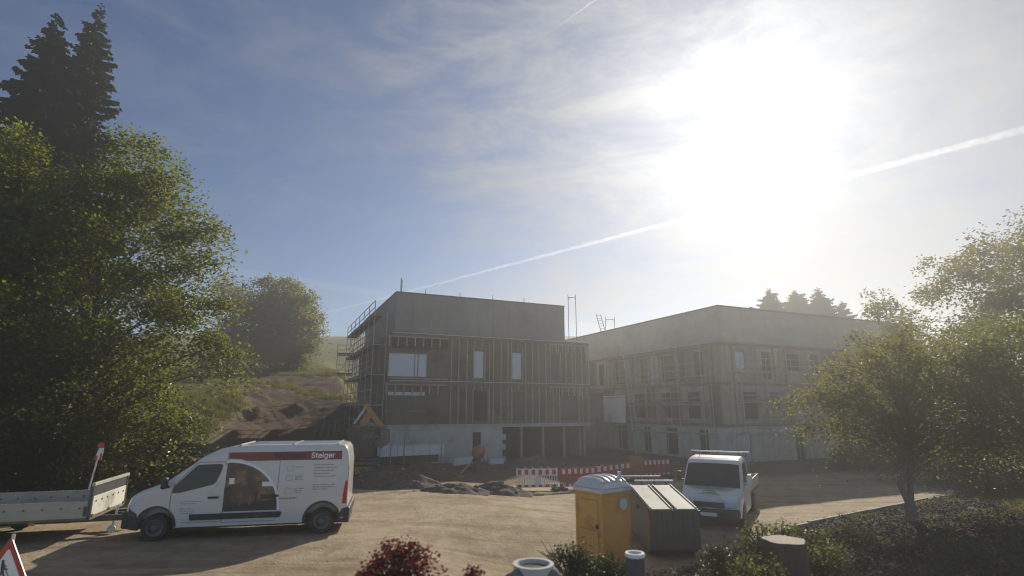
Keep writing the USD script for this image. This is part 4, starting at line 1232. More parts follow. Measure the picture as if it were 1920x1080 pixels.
def barrier(pxa, pxb, pyb, Ya, Yb, base, other, label, bars=17):
    """Plastic barrier panel about 2 m long and 1 m tall; base colour with blocks of the other colour; a panel of 10 windows of bars."""
    a = GP(pxa, pyb); a = P(pxa, pyb, Ya)[:2]; b = P(pxb, pyb, Yb)[:2]
    L = np.linalg.norm(b - a); z = gz(*a)
    t = thing("barrier_panel", label, "barrier", (*a, z), math.atan2(b[1] - a[1], b[0] - a[0]), "red and white barrier panels along the building site")
    part(t, "top_board", MB().add(cbox(0, L, -.02, .02, .66, .98, .006)), base)
    part(t, "bottom_board", MB().add(cbox(0, L, -.02, .02, .12, .27, .006)), base)
    k = 6
    for i in range(k):
        x = (i + .22) * L / k + (.0 if base == bar_white else .06)
        w_ = L / k * .5
        part(t, "colour_block", MB().box(x, min(x + w_, L - .02), -.026, -.0205, .71, .94), other)
        part(t, "colour_block", MB().box(x, min(x + w_, L - .02), -.026, -.0205, .145, .245), other)
    for i in range(bars):
        x = .02 + i * (L - .07) / (bars - 1)
        part(t, "bar", MB().box(x, x + .035, -.014, .014, .27, .66), base)
    part(t, "centre_plate", MB().box(L * .44, L * .60, -.022, -.0142, .272, .60), base)
    for x in np.linspace(.03, L - .03, 6):
        part(t, "stub", MB().box(x - .018, x + .018, -.012, .012, .982, 1.06), base)
    for x in (.12, L - .12):
        f = part(t, "foot", MB().add(cbox(x - .13, x + .13, -.4, .4, .0, .115, .02)), rubber)
    return t


barrier(968, 1046, 921, 27.0, 27.2, bar_white, bar_red, "white barrier panel with red blocks, leftmost of the row")
barrier(1050, 1116, 919, 27.3, 28.0, bar_red, bar_white, "red barrier panel with white blocks directly right of the white one")
barrier(1117, 1183, 915, 28.1, 30.3, bar_red, bar_white, "red barrier panel rising behind the toilet cabin's roof")
barrier(1207, 1257, 912, 31.5, 32.2, bar_red, bar_white, "red barrier panel alone left of the white truck", 15)
orange_net = M("orange_red_board", (.33, .10, .05), .7, .2, 2)
nb = P(1183, 912, 31.0)
single("warning_board", MB().add(cbox(nb[0], nb[0] + .75, nb[1], nb[1] + .04, gz(nb[0], nb[1]), gz(nb[0], nb[1]) + 1.25, .01)), orange_net, "plain orange-red board standing between two red barrier panels", "board")

# ---------------------------------------------------------------- signs
sb = P(24, 999, 10.7)
zs = gz(sb[0], sb[1])
sgn = thing("roadworks_sign", "red-bordered triangular roadworks sign showing a digging man, lower left corner", "sign", (sb[0], sb[1], 0), math.radians(1))
sd, tz_ = 1.12, sb[2] - .06
tri = lambda s, r=.05: sg.Polygon([(-s / 2, -s * .866), (s / 2, -s * .866), (0, 0)]).buffer(-r).buffer(r)
FT = TR((0, 0, tz_), (1, 0, 0), (0, 0, 1), (0, -1, 0))
part(sgn, "plate", MB().prism(tri(sd), FT @ np.diag([1, 1, 1, 1.0]), .012), metal_edge)
part(sgn, "red_border", MB().prism(tri(sd - .01).difference(affinity.translate(tri(sd * .70, .03), 0, -.17 * sd)), FT @ trimesh.transformations.translation_matrix((0, -.004, .0122)), .002), bar_red)
part(sgn, "white_face", MB().prism(affinity.translate(tri(sd * .71, .03), 0, -.166 * sd), FT @ trimesh.transformations.translation_matrix((0, 0, .0122)), .0015), white_print)
man = shapely.union_all([sg.Point(-.075, -.40).buffer(.032), sg.LineString([(-.07, -.45), (-.055, -.59)]).buffer(.036), sg.LineString([(-.055, -.59), (-.10, -.70), (-.115, -.79)]).buffer(.022), sg.LineString([(-.05, -.59), (-.01, -.68), (-.02, -.79)]).buffer(.022),
                         sg.LineString([(-.07, -.46), (-.02, -.54), (.04, -.56)]).buffer(.016), sg.LineString([(-.05, -.47), (.01, -.50)]).buffer(.014), sg.LineString([(-.05, -.48), (.11, -.72)]).buffer(.009), sg.Polygon([(.05, -.80), (.10, -.71), (.15, -.68), (.20, -.71), (.25, -.80)])])
part(sgn, "pictogram", MB().prism(affinity.scale(affinity.translate(man, 0, .02), .86, .86, origin=(0, -.7)), FT @ trimesh.transformations.translation_matrix((0, 0, .0138)), .0015), dark_print)
part(sgn, "post", MB().tube([(0, .03, zs), (0, .03, tz_ + .03)], .028, 10), metal_edge)
part(sgn, "foot_plate", MB().add(cbox(-.4, .4, -.2, .3, zs, zs + .10, .02)), rubber)

db = P(190, 832, 18.9)
zd = gz(db[0], db[1])
dl = thing("leaning_sign", "small red and white sign on a leaning pole among the maple leaves behind the trailer", "sign", (db[0], db[1], zd), .3, tilt=None)
hD = db[2] - zd
part(dl, "pole", MB().tube([(-.25, .04, 0), (0, .04, hD)], .028, 8), metal_edge)
part(dl, "round_sign", MB().cyl((0, -.01, hD - .05), (.35, -1, .1), .095, .02, 24), bar_red)
part(dl, "plate", MB().prism([(-.12, -.52), (.07, -.55), (.10, -.14), (-.04, -.13)], TR((0, 0, hD), (1, .2, 0), (0, 0, 1), (0, -1, 0)), .012), bar_white)
part(dl, "red_mark", MB().prism([(-.12, -.52), (-.04, -.535), (-.05, -.37), (-.11, -.39)], TR((0, -.014, hD), (1, .2, 0), (0, 0, 1), (0, -1, 0)), .004), bar_red)
part(dl, "red_mark", MB().prism([(.01, -.54), (.07, -.55), (.085, -.34), (.03, -.30)], TR((0, -.014, hD), (1, .2, 0), (0, 0, 1), (0, -1, 0)), .004), bar_red)

# ---------------------------------------------------------------- excavator behind the van
exc_y = M("excavator_yellow", (.34, .17, .035), .5, .12, 1.5, dirt=(.24, .13, .04), dscale=1.6)
ex = P(662, 905, 29.0)
ez = gz(ex[0], ex[1])
exv = thing("excavator", "yellow excavator with raised bent arm standing behind the white van", "excavator", (ex[0], ex[1], ez), math.radians(12))
lz = lambda px, py: (P(px, py, 29.0)[0] - ex[0], P(px, py, 29.0)[2] - ez)
for y in (-.95, .75):
    stad = sg.LineString([(-1.2, .42), (1.0, .42)]).buffer(.40)
    tk = part(exv, "track", MB().prism(stad.difference(sg.LineString([(-1.2, .42), (1.0, .42)]).buffer(.30)), TR((0, y + .45, 0), (1, 0, 0), (0, 0, 1), (0, -1, 0)), .45), steel_dark)
    part(tk, "track_frame", MB().box(-1.2, 1.0, y + .05, y + .4, .25, .6), exc_y)
    for x in (-1.2, -.6, 0, .5, 1.0):
        part(tk, "roller", MB().cyl((x, y + .22, .40), (0, 1, 0), .26 if abs(x) >= 1 else .14, .42, 18), steel_dark)
part(exv, "body", MB().add(rbox(-1.7, .6, -.95, .95, .95, 1.75, .12)), exc_y, smooth=40)
cab_ = part(exv, "cab", MB().add(rbox(-.35, .95, -.98, -.05, 1.0, 2.55, .10)), black_plastic, smooth=40)
part(cab_, "cab_window", MB().add(cbox(-.2, .82, -.995, -.975, 1.65, 2.42, .004)), black_plastic)
b0, b1, b2, b3 = (.55, 1.5), lz(672, 815), lz(691, 768), lz(714, 800)
part(exv, "boom", MB().prism(sg.LineString([b0, (lz(661, 845)[0], lz(661, 845)[1]), b1, lz(689, 780)]).buffer(.17, join_style=2), TR((0, .12, 0), (1, 0, 0), (0, 0, 1), (0, -1, 0)), .26), exc_y)
part(exv, "stick", MB().prism(sg.LineString([lz(686, 761), b2, b3]).buffer(.13, join_style=2), TR((0, .08, 0), (1, 0, 0), (0, 0, 1), (0, -1, 0)), .2), exc_y)
part(exv, "hydraulic_ram", MB().tube([(lz(664, 795)[0], 0, lz(664, 795)[1]), (lz(686, 763)[0], 0, lz(686, 763)[1])], .06, 8), metal_edge)
part(exv, "bucket", MB().prism(sg.Polygon([b3, (b3[0] + .42, b3[1] - .15), (b3[0] + .5, b3[1] - .75), (b3[0] + .05, b3[1] - 1.1), (b3[0] - .42, b3[1] - .85), (b3[0] + .05, b3[1] - .55)]), TR((0, .35, 0), (1, 0, 0), (0, 0, 1), (0, -1, 0)), .8), steel_dark)

# ---------------------------------------------------------------- small site objects
# white boards leaning before the concrete wall, on posts
wb0, wb1 = P(714, 857, 34.3), P(833, 853, 36.4)
wt0 = P(714, 837, 34.3)
wbx = thing("panel_stack", "long white insulation panels lifted on props before the concrete wall", "panels", (wb0[0], wb0[1], 0), math.atan2(wb1[1] - wb0[1], wb1[0] - wb0[0]))
L_ = np.linalg.norm((wb1 - wb0)[:2])
for k in range(4):
    part(wbx, "panel", MB().box(k * L_ / 4 + .01, (k + 1) * L_ / 4 - .01, 0, .9 - .03 * k, wb0[2], wt0[2] - .02 * (k % 2)), white_board)
for x in (.6, L_ * .35, L_ * .95):
    part(wbx, "prop", MB().tube([(x, -.03, gz(wb0[0], wb0[1])), (x, -.03, wt0[2] + (1.2 if .2 < x / L_ < .5 else .1))], .035, 6), steel)
part(wbx, "prop_back", MB().box(.2, L_ - .2, .5, .58, gz(wb0[0], wb0[1]), wb0[2]), timber_dark)
fa, fb = P(850, 866, 36.6), P(885, 862, 37.4)
single("foam_board", MB().bar((fa[0], fa[1], fa[2]), (fb[0], fb[1], fa[2] + .05), .3, .45), white_board, "short white foam board low against the concrete wall left of the doorway", "board")
fa, fb = P(918, 868, 39.0), P(943, 868, 39.5)
single("foam_board", MB().bar((fa[0], fa[1], fa[2]), (fb[0], fb[1], fa[2]), .3, .5), white_board, "pale foam board at the toothed right end of the concrete wall", "board")
# concrete mixer: orange drum on a frame
mx = P(897, 872, 35.0)
mz = gz(mx[0], mx[1])
mxr = thing("cement_mixer", "orange cement mixer standing in front of the doorway in the concrete wall", "cement mixer", (mx[0], mx[1], mz), .5)
part(mxr, "drum", trimesh.creation.revolve(np.array([(0, -.42), (.26, -.40), (.42, -.12), (.42, .06), (.24, .40), (.20, .40), (.36, .04), (0, -.30)]), sections=24, transform=TR((0, 0, 1.15), (.8, 0, -.6), (0, 1, 0))), M("orange_paint", (.30, .085, .04), .5, .15, 3), smooth=40)
part(mxr, "stand", MB().bar((-.5, -.35, 0), (0, -.4, 1.1), .06).bar((.5, -.35, 0), (0, -.4, 1.1), .06).bar((-.5, .35, 0), (0, .4, 1.1), .06).bar((.5, .35, 0), (0, .4, 1.1), .06), steel_dark)
for y in (-.4, .4):
    part(mxr, "wheel", MB().cyl((-.5, y, .17), (0, 1, 0), .17, .06, 18), rubber)
# yellow plank leaning and yellow hose
pa, pb = P(862, 890, 33.0), P(885, 866, 34.2)
ya = M("yellow_timber", (.42, .30, .10), .6, .15, 3)
single("leaning_plank", MB().bar((pa[0], pa[1], gz(pa[0], pa[1])), tuple(pb), .10, .05), ya, "yellow plank leaning up towards the doorway of the concrete wall", "plank")
hs = [P(832 + t * 6, 904 - 2.2 * math.sin(t * .5) - t * .25, 31.0) for t in range(0, 8)]
hs = [(p[0], p[1] + .25 * math.sin(i * 1.3), gz(p[0], p[1]) + .05) for i, p in enumerate(hs)]
single("hose", MB().tube(hs, .045, 8), exc_y, "yellow hose lying on the dark soil left of the barrier panels", "hose")

rubble = M("dark_soil_heap", (.075, .058, .042), .95, .4, 6, dirt=(.15, .12, .09), dscale=5, bump=.6, bscale=12)
stone_m = M("broken_concrete", (.24, .22, .20), .9, .2, 5, island=.3)


def heap(px, py, Y, rx_, ry_, h, label, seed):
    c = P(px, py, Y)
    z = gz(c[0], c[1])
    t = thing("soil_heap", label, "soil heap", (c[0], c[1], z - .05))
    n_ = 44
    X, Y_ = np.meshgrid(np.linspace(-1, 1, n_), np.linspace(-1, 1, n_), indexing="ij")
    r = np.hypot(X, Y_)
    nz_ = meshkit.fbm(np.stack([X * 3, Y_ * 3, X * 0 + seed], -1), 5, seed)
    Z = h * np.clip(1 - r ** 1.5, -.05, 1) * (.55 + .9 * nz_) + .12 * (nz_ - .5)
    ix_ = np.arange(n_ * n_).reshape(n_, n_)
    q_2 = np.stack([ix_[:-1, :-1], ix_[1:, :-1], ix_[1:, 1:], ix_[:-1, 1:]], -1).reshape(-1, 4)
    keep_ = (r[:-1, :-1] < 1.08).reshape(-1)
    used_, inv_ = np.unique(q_2[keep_], return_inverse=True)
    part(t, "mound", (np.stack([X * rx_, Y_ * ry_, Z], -1).reshape(-1, 3)[used_], inv_.reshape(-1, 4)), rubble, smooth=True)
    g = np.random.default_rng(seed)
    for k in range(9):
        a, rr = g.uniform(0, 2 * PI), math.sqrt(g.uniform(0, 1)) * .95
        x, y = rr * math.cos(a), rr * math.sin(a)
        i_, j_ = int((x + 1) / 2 * (n_ - 1)), int((y + 1) / 2 * (n_ - 1))
        s = g.uniform(.05, .15)
        m = trimesh.creation.icosphere(1, 1.0)
        v_ = m.vertices * (1 + .35 * (g.random((len(m.vertices), 1)) - .5)) * [s, s * g.uniform(.6, 1), s * g.uniform(.4, .8)]
        part(t, "stone", (v_ + [x * rx_, y * ry_, Z[i_, j_] + s * .2], m.faces), stone_m)


heap(925, 926, 25.6, 1.8, 1.0, .42, "dark soil heap with pale stones just left of the white barrier panel", 31)
heap(845, 938, 24.6, 1.7, 1.0, .34, "low rubble heap at the edge of the shade before the concrete wall", 32)
heap(738, 932, 26.0, 2.4, 1.4, .8, "large dark soil heap right of the van's tail", 33)
heap(790, 915, 29.5, 2.0, 1.3, .7, "soil heap below the raised white panels", 34)
heap(1000, 874, 36.0, 2.4, 1.3, .8, "dark soil heap with white scraps in the open ground-floor bay", 35)
# thin iron rods sticking out of the cut slope
rod_m = steel
rp = thing("iron_rods", "cluster of thin iron rods stuck in the foot of the earth slope", "iron rods", (0, 0, 0))
rng = np.random.default_rng(21)
for k in range(14):
    b = P(588 + rng.uniform(0, 62), 812, rng.uniform(44, 47))
    z = gz(b[0], b[1])
    part(rp, "rod", MB().tube([(b[0], b[1], z - .1), (b[0] + rng.uniform(-.3, .3), b[1], z + rng.uniform(.8, 1.5))], .022, 5), rod_m)
# meadow post and fence stakes on the hill
for px, py, Y, lab in ((662, 630, 140, "lone thin mast on the hill's skyline"), (612, 712, 60, "short stake on the meadow's near edge")):
    b = P(px, py, Y); z = gz(b[0], b[1])
    single("wooden_stake", MB().tube([(b[0], b[1], z - .2), (b[0], b[1], z + (3.2 if Y > 100 else 1.0))], .11 if Y > 100 else .04, 6), steel_dark, lab, "stake")

# ------------------------------------------------------------------ trees and plants
bark = M("bark", (.085, .065, .048), .9, .35, 6, stretch=(4, 4, .8), bump=.5, bscale=18)
bark_grey = M("grey_bark", (.16, .14, .115), .9, .3, 6, stretch=(4, 4, .8), bump=.4, bscale=18)
maple_leaf = leafmat("maple_leaf", (.045, .075, .013), (.12, .165, .028), (.25, .27, .05), trans=.57)
maple_leaf_b = leafmat("maple_leaf_yellowish", (.05, .07, .014), (.13, .145, .028), (.26, .24, .05), trans=.55)
ash_leaf = leafmat("ash_leaf", (.055, .072, .015), (.14, .16, .032), (.27, .26, .055), trans=.56)
spruce_needle = leafmat("spruce_needle", (.028, .034, .016), (.055, .060, .028), (.095, .092, .045), trans=.35, gloss=.03)
red_leaf = leafmat("red_leaf", (.09, .012, .014), (.17, .022, .022), (.27, .05, .035), trans=.42, tcol=(.4, .03, .03))
weed_leaf = leafmat("weed_leaf", (.05, .075, .015), (.11, .13, .025), (.21, .20, .045), trans=.5)
shrub_leaf = leafmat("dark_shrub_leaf", (.02, .032, .010), (.04, .058, .016), (.075, .09, .025), trans=.35)


def leaves(pos, size, rng, up=.55, aspect=.72, fold=.22, droop=None):
    """Leaf blades as folded rhombs: four points, two triangles each, so that every leaf is an island of its own."""
    n = len(pos)
    nrm = rng.normal(size=(n, 3)); nrm /= np.linalg.norm(nrm, axis=1, keepdims=True)
    nrm = nrm * (1 - up) + np.array([0, 0, 1.0]) * up
    nrm /= np.linalg.norm(nrm, axis=1, keepdims=True)
    d = rng.normal(size=(n, 3))
    if droop is not None:
        d = d * .6 + droop
    d -= nrm * np.sum(d * nrm, 1, keepdims=True); d /= np.linalg.norm(d, axis=1, keepdims=True)
    s = np.cross(nrm, d)
    L = (size * rng.uniform(.65, 1.25, n))[:, None]
    a, b = pos - d * L * .5, pos + d * L * .5
    c1 = pos + s * L * aspect * .5 + nrm * L * fold * .5 - d * L * .06
    c2 = pos - s * L * aspect * .5 + nrm * L * fold * .5 - d * L * .06
    v = np.stack([a, c1, b, c2], 1).reshape(-1, 3)
    i = np.arange(n)[:, None] * 4
    f = np.concatenate([np.hstack([i, i + 1, i + 2]), np.hstack([i, i + 2, i + 3])])
    return v, f


def crown_points(c, r, n_clumps, rng, shell=.45, low=-1.0, lump=.35, seed=0):
    """Centres of leaf clumps in an uneven ellipsoid, mostly near its surface."""
    d = rng.normal(size=(n_clumps * 3, 3)); d /= np.linalg.norm(d, axis=1, keepdims=True)
    d = d[d[:, 2] > low][:n_clumps]
    rad = (shell + (1 - shell) * rng.random(len(d)) ** .6)
    rad *= 1 - lump + 2 * lump * meshkit.fbm(d * 2.3 + seed * 7.1, 3, seed)
    return np.asarray(c) + d * np.asarray(r) * rad[:, None]


def limb(mb, a, b, r0, r1, rng, sag=.0, n=7, sides=5):
    a, b = np.asarray(a, float), np.asarray(b, float)
    t = np.linspace(0, 1, n)[:, None]
    L = np.linalg.norm(b - a)
    p = a + (b - a) * t + np.array([0, 0, 1.0]) * (L * .14 * np.sin(t * PI)) + rng.normal(size=(n, 3)) * L * .018 * np.sin(t * PI)
    mb.tube(p, np.linspace(r0, r1, n), sides, cap=False)
    return p


def broadleaf(name, label, x, y, crown_c, crown_r, n_clumps, per, leaf, clump_r, mat, seed, trunk_r=.22, fork=.35, bark_m=None, group=None, flat=.55, lump=.35, shell=.45, low=-1.0, extra=None, stems=1, cat="tree"):
    rng = np.random.default_rng(seed)
    z0 = gz(x, y)
    t = thing(name, label, cat, (x, y, z0), 0, group)
    cc = np.array([crown_c[0] - x, crown_c[1] - y, crown_c[2] - z0]); cr = np.array(crown_r, float)
    centres = crown_points(cc, cr, n_clumps, rng, shell, low, lump, seed)
    if extra is not None:                                   # boughs reaching out of the crown
        for e in extra:
            e = np.asarray(e, float) - [x, y, z0]
            centres = np.vstack([centres] + [e + (cc - e) * q_f + rng.normal(size=3) * .12 for q_f in (0, .07, .15, .24, .34)])
    br = MB()
    top = cc + [0, 0, cr[2] * .55]
    for s in range(stems):
        off = rng.normal(size=3) * [.12, .12, 0] * (stems > 1)
        q = np.linspace(0, 1, 9)[:, None]
        aim = top + rng.normal(size=3) * cr * .18 * (stems > 1)
        p = off + (aim - off) * q + rng.normal(size=(9, 3)) * .12 * np.sin(q * PI) * [1, 1, 0]
        p[0] = off + [0, 0, -.25]
        rr = trunk_r * (1 - .86 * q[:, 0]) / (stems ** .5); rr[0] *= 1.35
        part(t, "trunk", MB().tube(p, rr, 10), bark_m or bark, smooth=True)
        mine = centres[s::stems]
        for c in mine[rng.permutation(len(mine))[: min(len(mine), 70)]]:
            k = np.clip((c[2] - cr[2] * .35) / max(top[2], .1), .18, .92)
            a = p[0] + (p[-1] - p[0]) * (k * rng.uniform(.72, .98))
            limb(br, a, c, max(.012, trunk_r * .26 * (1 - k * .6)), .010, rng)
    part(t, "branches", br, bark_m or bark, kind="stuff")
    pos = []
    for c in centres:
        k = int(per * rng.uniform(.6, 1.4))
        g = rng.normal(size=(k, 3)) * clump_r * rng.uniform(.7, 1.3) * np.array([1, 1, flat])
        g[:, 2] -= .28 * (g[:, 0] ** 2 + g[:, 1] ** 2) / clump_r            # clumps hang down at their rim
        pos.append(c + g)
    pos = np.vstack(pos)
    part(t, "crown", leaves(pos, leaf, rng), mat, kind="stuff")
    return t


def spruce(name, label, x, y, h, r_base, seed, n_br=150, twigs=70, group=None, z0=None, low=.06, dens=1.0):
    rng = np.random.default_rng(seed)
    z0 = gz(x, y) if z0 is None else z0
    t = thing(name, label, "spruce tree", (x, y, z0), 0, group)
    part(t, "trunk", MB().tube([(0, 0, -.2), (0, 0, h * .5), (0, 0, h)], [h * .013, h * .008, .015], 9), bark, smooth=True)
    br, P_, D_ = MB(), [], []
    for i in range(n_br):
        u = low + (1 - low) * (i + rng.random()) / n_br
        u = 1 - (1 - u) ** 1.0
        z = h * u + rng.normal() * .18
        L = r_base * (1 - u) ** .86 * rng.choice([rng.uniform(.55, .8), rng.uniform(.8, 1.1), rng.uniform(1.0, 1.28)]) + .12
        a = i * 2.399 + rng.normal() * .25
        dirv = np.array([math.cos(a), math.sin(a), 0])
        s = np.linspace(0, 1, 8)
        rise = .35 * (u - .45) + rng.normal() * .14
        pts_ = np.stack([dirv[0] * L * s, dirv[1] * L * s, z + L * (rise * s - .42 * s ** 1.6 + .26 * s ** 3.2)], -1)
        br.tube(pts_, np.linspace(.012 + .004 * L, .006, 8), 4, cap=False)
        k = max(6, int(twigs * dens * (L / r_base) ** .9))
        ts = rng.random(k) ** .75
        base = np.stack([np.interp(ts, s, pts_[:, j]) for j in range(3)], -1)
        side = np.cross(dirv, [0, 0, 1.0])
        sg_ = rng.choice([-1, 1], k)[:, None]
        wd = (L * .13 * (1.1 - ts) + .06 + .16 * min(1, L))[:, None]
        out = sg_ * side * rng.uniform(.2, 1, (k, 1)) + dirv * rng.uniform(.3, .9, (k, 1)) + np.array([0, 0, -1.0]) * rng.uniform(.15, .95, (k, 1))
        out /= np.linalg.norm(out, axis=1, keepdims=True)
        P_.append(base); D_.append(out * wd * rng.uniform(.7, 1.5, (k, 1)))
    part(t, "branches", br, bark, kind="stuff")
    B, D = np.vstack(P_), np.vstack(D_)
    n_ = len(B)
    # each twig: two crossed, slightly curved slim blades
    V, F, o = [], [], 0
    for turn in (0, 1):
        w_ = np.cross(D, rng.normal(size=(n_, 3))); w_ /= np.linalg.norm(w_, axis=1, keepdims=True) + 1e-9
        wl = np.linalg.norm(D, axis=1, keepdims=True) * .16 + .02
        m_ = B + D * .55 + [0, 0, -.02]
        e_ = B + D + np.array([0, 0, -.10]) * np.linalg.norm(D, axis=1, keepdims=True)
        v = np.stack([B, m_ + w_ * wl, e_, m_ - w_ * wl], 1).reshape(-1, 3)
        ii_ = np.arange(n_)[:, None] * 4 + o
        F += [np.hstack([ii_, ii_ + 1, ii_ + 2]), np.hstack([ii_, ii_ + 2, ii_ + 3])]
        V.append(v); o += len(v)
    part(t, "needles", (np.vstack(V), np.vstack(F)), spruce_needle, kind="stuff")
    return t


# spruces behind the maples, upper left
for (px, py, Y, rb_, sd, lab) in ((110, 28, 29.5, 5.9, 41, "tall dark spruce, left one of the pair behind the big maple"), (190, 12, 31.0, 5.2, 42, "tall dark spruce with the highest tip, right one of the pair behind the big maple"), (-58, -10, 29.0, 6.0, 43, "dark spruce whose branch tips reach in at the left edge of the picture")):
    tp_ = P(px, py, Y); zb = gz(tp_[0], tp_[1])
    spruce("spruce_tree", lab, tp_[0], tp_[1], tp_[2] - zb, rb_, sd, n_br=430, twigs=210, low=.34)

# big maples on the left
broadleaf("maple_tree", "big leafy maple with light green right edge above the white van", -18.0, 23.0, (-17.9, 22.3, 8.9), (3.7, 4.0, 6.2), 200, 230, .165, .50, maple_leaf, 51, .26, lump=.5, extra=[P(px, py, 22.3 + dy) for px, py, dy in ((404, 425, 0), (398, 488, .6), (450, 652, .3), (436, 700, 0), (335, 345, .4), (288, 268, 0), (235, 246, .5), (365, 392, -.8), (345, 800, 0), (330, 845, -.5), (420, 560, .8), (300, 300, -1))])
broadleaf("maple_tree", "huge dark maple filling the left edge above the trailer", -22.5, 21.5, (-21.8, 20.6, 8.4), (4.8, 4.0, 6.9), 220, 230, .165, .52, maple_leaf, 52, .30, lump=.5, extra=[P(px, py, 20.5) for px, py in ((22, 238), (60, 260), (10, 330), (150, 330))])
broadleaf("maple_tree", "low-limbed maple hanging its branches over the bank behind the van", -20.6, 25.4, (-20.8, 24.6, 4.6), (3.6, 3.0, 3.4), 110, 190, .165, .5, maple_leaf_b, 53, .18)
broadleaf("maple_sapling", "young maple around the leaning sign behind the trailer", -15.4, 21.3, (-15.5, 21.0, 2.6), (1.9, .9, 2.0), 60, 80, .15, .34, maple_leaf_b, 54, .05)
# bushes on the dark bank behind van and trailer
for i, (px, py, Y, r, h, lab) in enumerate(((40, 880, 21.5, 2.2, 2.4, "dark bush at the left edge behind the trailer"), (130, 870, 23.0, 2.4, 2.6, "dark bush behind the trailer's end board"), (285, 868, 25.5, 2.2, 2.0, "dark bush above the white van's bonnet"), (-60, 870, 19.5, 2.2, 3.2, "dark bush half outside the left edge"))):
    b = P(px, py, Y)
    zz = gz(b[0], b[1])
    broadleaf("bank_bush", lab, b[0], b[1], (b[0], b[1], zz + h * .55), (r, 1.4, h * .62), 70, 80, .13, .36, shrub_leaf, 60 + i, .05, stems=3, cat="bush", low=-.6)
# trees on the hill
hill = [(425, 512, 71, 2.2, 9.5, ash_leaf, 70, "slender hill tree with see-through crown, leftmost of the hill group", 36, 45), (452, 512, 69, 1.9, 9.5, ash_leaf, 71, "slim upright hill tree next to the dense round one", 40, 60),
        (523, 520, 70, 4.4, 11.4, ash_leaf, 72, "dense round tree on the meadow, broadest of the hill group", 170, 120), (562, 545, 68, 3.0, 10.0, ash_leaf, 73, "lower tree at the right edge of the hill group", 120, 95), (488, 540, 73, 2.8, 10.4, ash_leaf, 74, "dark middle tree half behind the dense round one", 70, 85)]
for (px, py, Y, r, ch, m_, sd, lab, nc, per) in hill:
    tp_ = P(px, py, Y); x, y = tp_[0], tp_[1]
    zb = gz(x, y); c = tp_[2] - ch * .52
    broadleaf("hill_tree", lab, x, y, (x, y, c), (r, r, ch * .56), nc, per, .34, .62, m_, sd, .16, bark_m=bark, stems=2 if r < 3 else 3, lump=.45, flat=.7)
for i, (px, py, Y) in enumerate(((408, 690, 66),)):
    b = P(px, py, Y); zz = gz(b[0], b[1])
    broadleaf("hill_bush", ("shrub at the foot of the slender hill trees", "shrub under the dense round hill tree", "shrub at the right foot of the hill group")[i], b[0], b[1], (b[0], b[1], zz + 1.2), (2.6, 1.6, 1.5), 50, 70, .26, .5, ash_leaf, 80 + i, .05, stems=3, cat="bush", low=-.5)

# conifers beyond the right building
for i, (px, py, Y, rb_, lab) in enumerate(((1441, 543, 70, 9.0, "leftmost far spruce above the beige building's roof"), (1490, 545, 72, 10.0, "broad second far spruce above the beige building's roof"), (1532, 543, 69, 9.0, "third far spruce with jagged right side above the roof"), (1577, 568, 69, 7.5, "smallest far spruce, rightmost above the roof"))):
    tp_ = P(px, py, Y); zb = gz(tp_[0], tp_[1])
    spruce("far_spruce", lab, tp_[0], tp_[1], tp_[2] - zb, rb_, 90 + i, n_br=230, twigs=200, low=.66)
# right-hand trees
tp_ = P(1655, 545, 43)
broadleaf("slim_tree", "slim airy tree between the far spruces and the great maple", tp_[0], tp_[1], (tp_[0], tp_[1], tp_[2] - 4.6), (2.5, 2.0, 5.0), 62, 62, .24, .45, ash_leaf, 101, .12, stems=2, lump=.35)
tp_ = P(1715, 590, 42)
broadleaf("slim_tree", "second slim tree leaning against the great maple's crown", tp_[0], tp_[1], (tp_[0], tp_[1], tp_[2] - 4.0), (2.3, 2.0, 4.4), 58, 62, .24, .45, ash_leaf, 102, .12, stems=2, lump=.35)
broadleaf("great_maple", "great maple with domed crown at the right edge", 33.0, 32.5, (32.8, 31.5, 8.6), (7.2, 6.3, 8.2), 330, 210, .19, .62, maple_leaf_b, 103, .38, bark_m=bark, lump=.45)
tb_ = GP(1690, 985, .1)
broadleaf("garden_tree", "spreading garden tree with pale forked trunk beside the kerb", tb_[0], tb_[1], (tb_[0] + 1.2, tb_[1], 4.3), (4.2, 3.0, 2.4), 170, 150, .12, .38, maple_leaf_b, 104, .17, bark_m=bark_grey, stems=2, low=-.75)
b = P(1880, 800, 19.0)
broadleaf("garden_tree", "leafy garden tree cut by the right edge behind the lawn", b[0] + .8, b[1], (b[0] + .8, b[1], 4.4), (3.0, 2.6, 3.0), 130, 120, .13, .42, maple_leaf, 105, .12, bark_m=bark_grey, low=-.7)
# hedge masses behind the garden tree
for i, (px, py, Y, r, h, lab) in enumerate(((1760, 900, 30, 2.8, 2.6, "dark shrub across the road right of the garden tree's trunk"), (1850, 890, 27, 2.6, 2.8, "dark shrub behind the lawn at right"), (1640, 885, 36, 2.4, 1.8, "shrub before the beige building seen under the garden tree"))):
    b = P(px, py, Y); zz = gz(b[0], b[1])
    broadleaf("road_shrub", lab, b[0], b[1], (b[0], b[1], zz + h * .5), (r, 1.5, h * .6), 80, 80, .15, .4, shrub_leaf, 110 + i, .05, stems=3, cat="bush", low=-.6)


# ------------------------------------------------------------------ foreground plants and things
def bush(name, label, px, py, Y, rx_, rz_, mat, seed, n=60, per=60, leaf=.07, cr=.14, cat="bush", depth=None, lump=.3):
    top_ = P(px, py, Y); zz = gz(top_[0], top_[1])
    h_ = top_[2] - zz
    return broadleaf(name, label, top_[0], top_[1], (top_[0], top_[1], max(zz + .1, top_[2] - rz_ * .95)), (rx_, depth or rx_ * .8, rz_), n, per, leaf, cr, mat, seed, .03, stems=4, cat=cat, low=-.7, lump=lump)


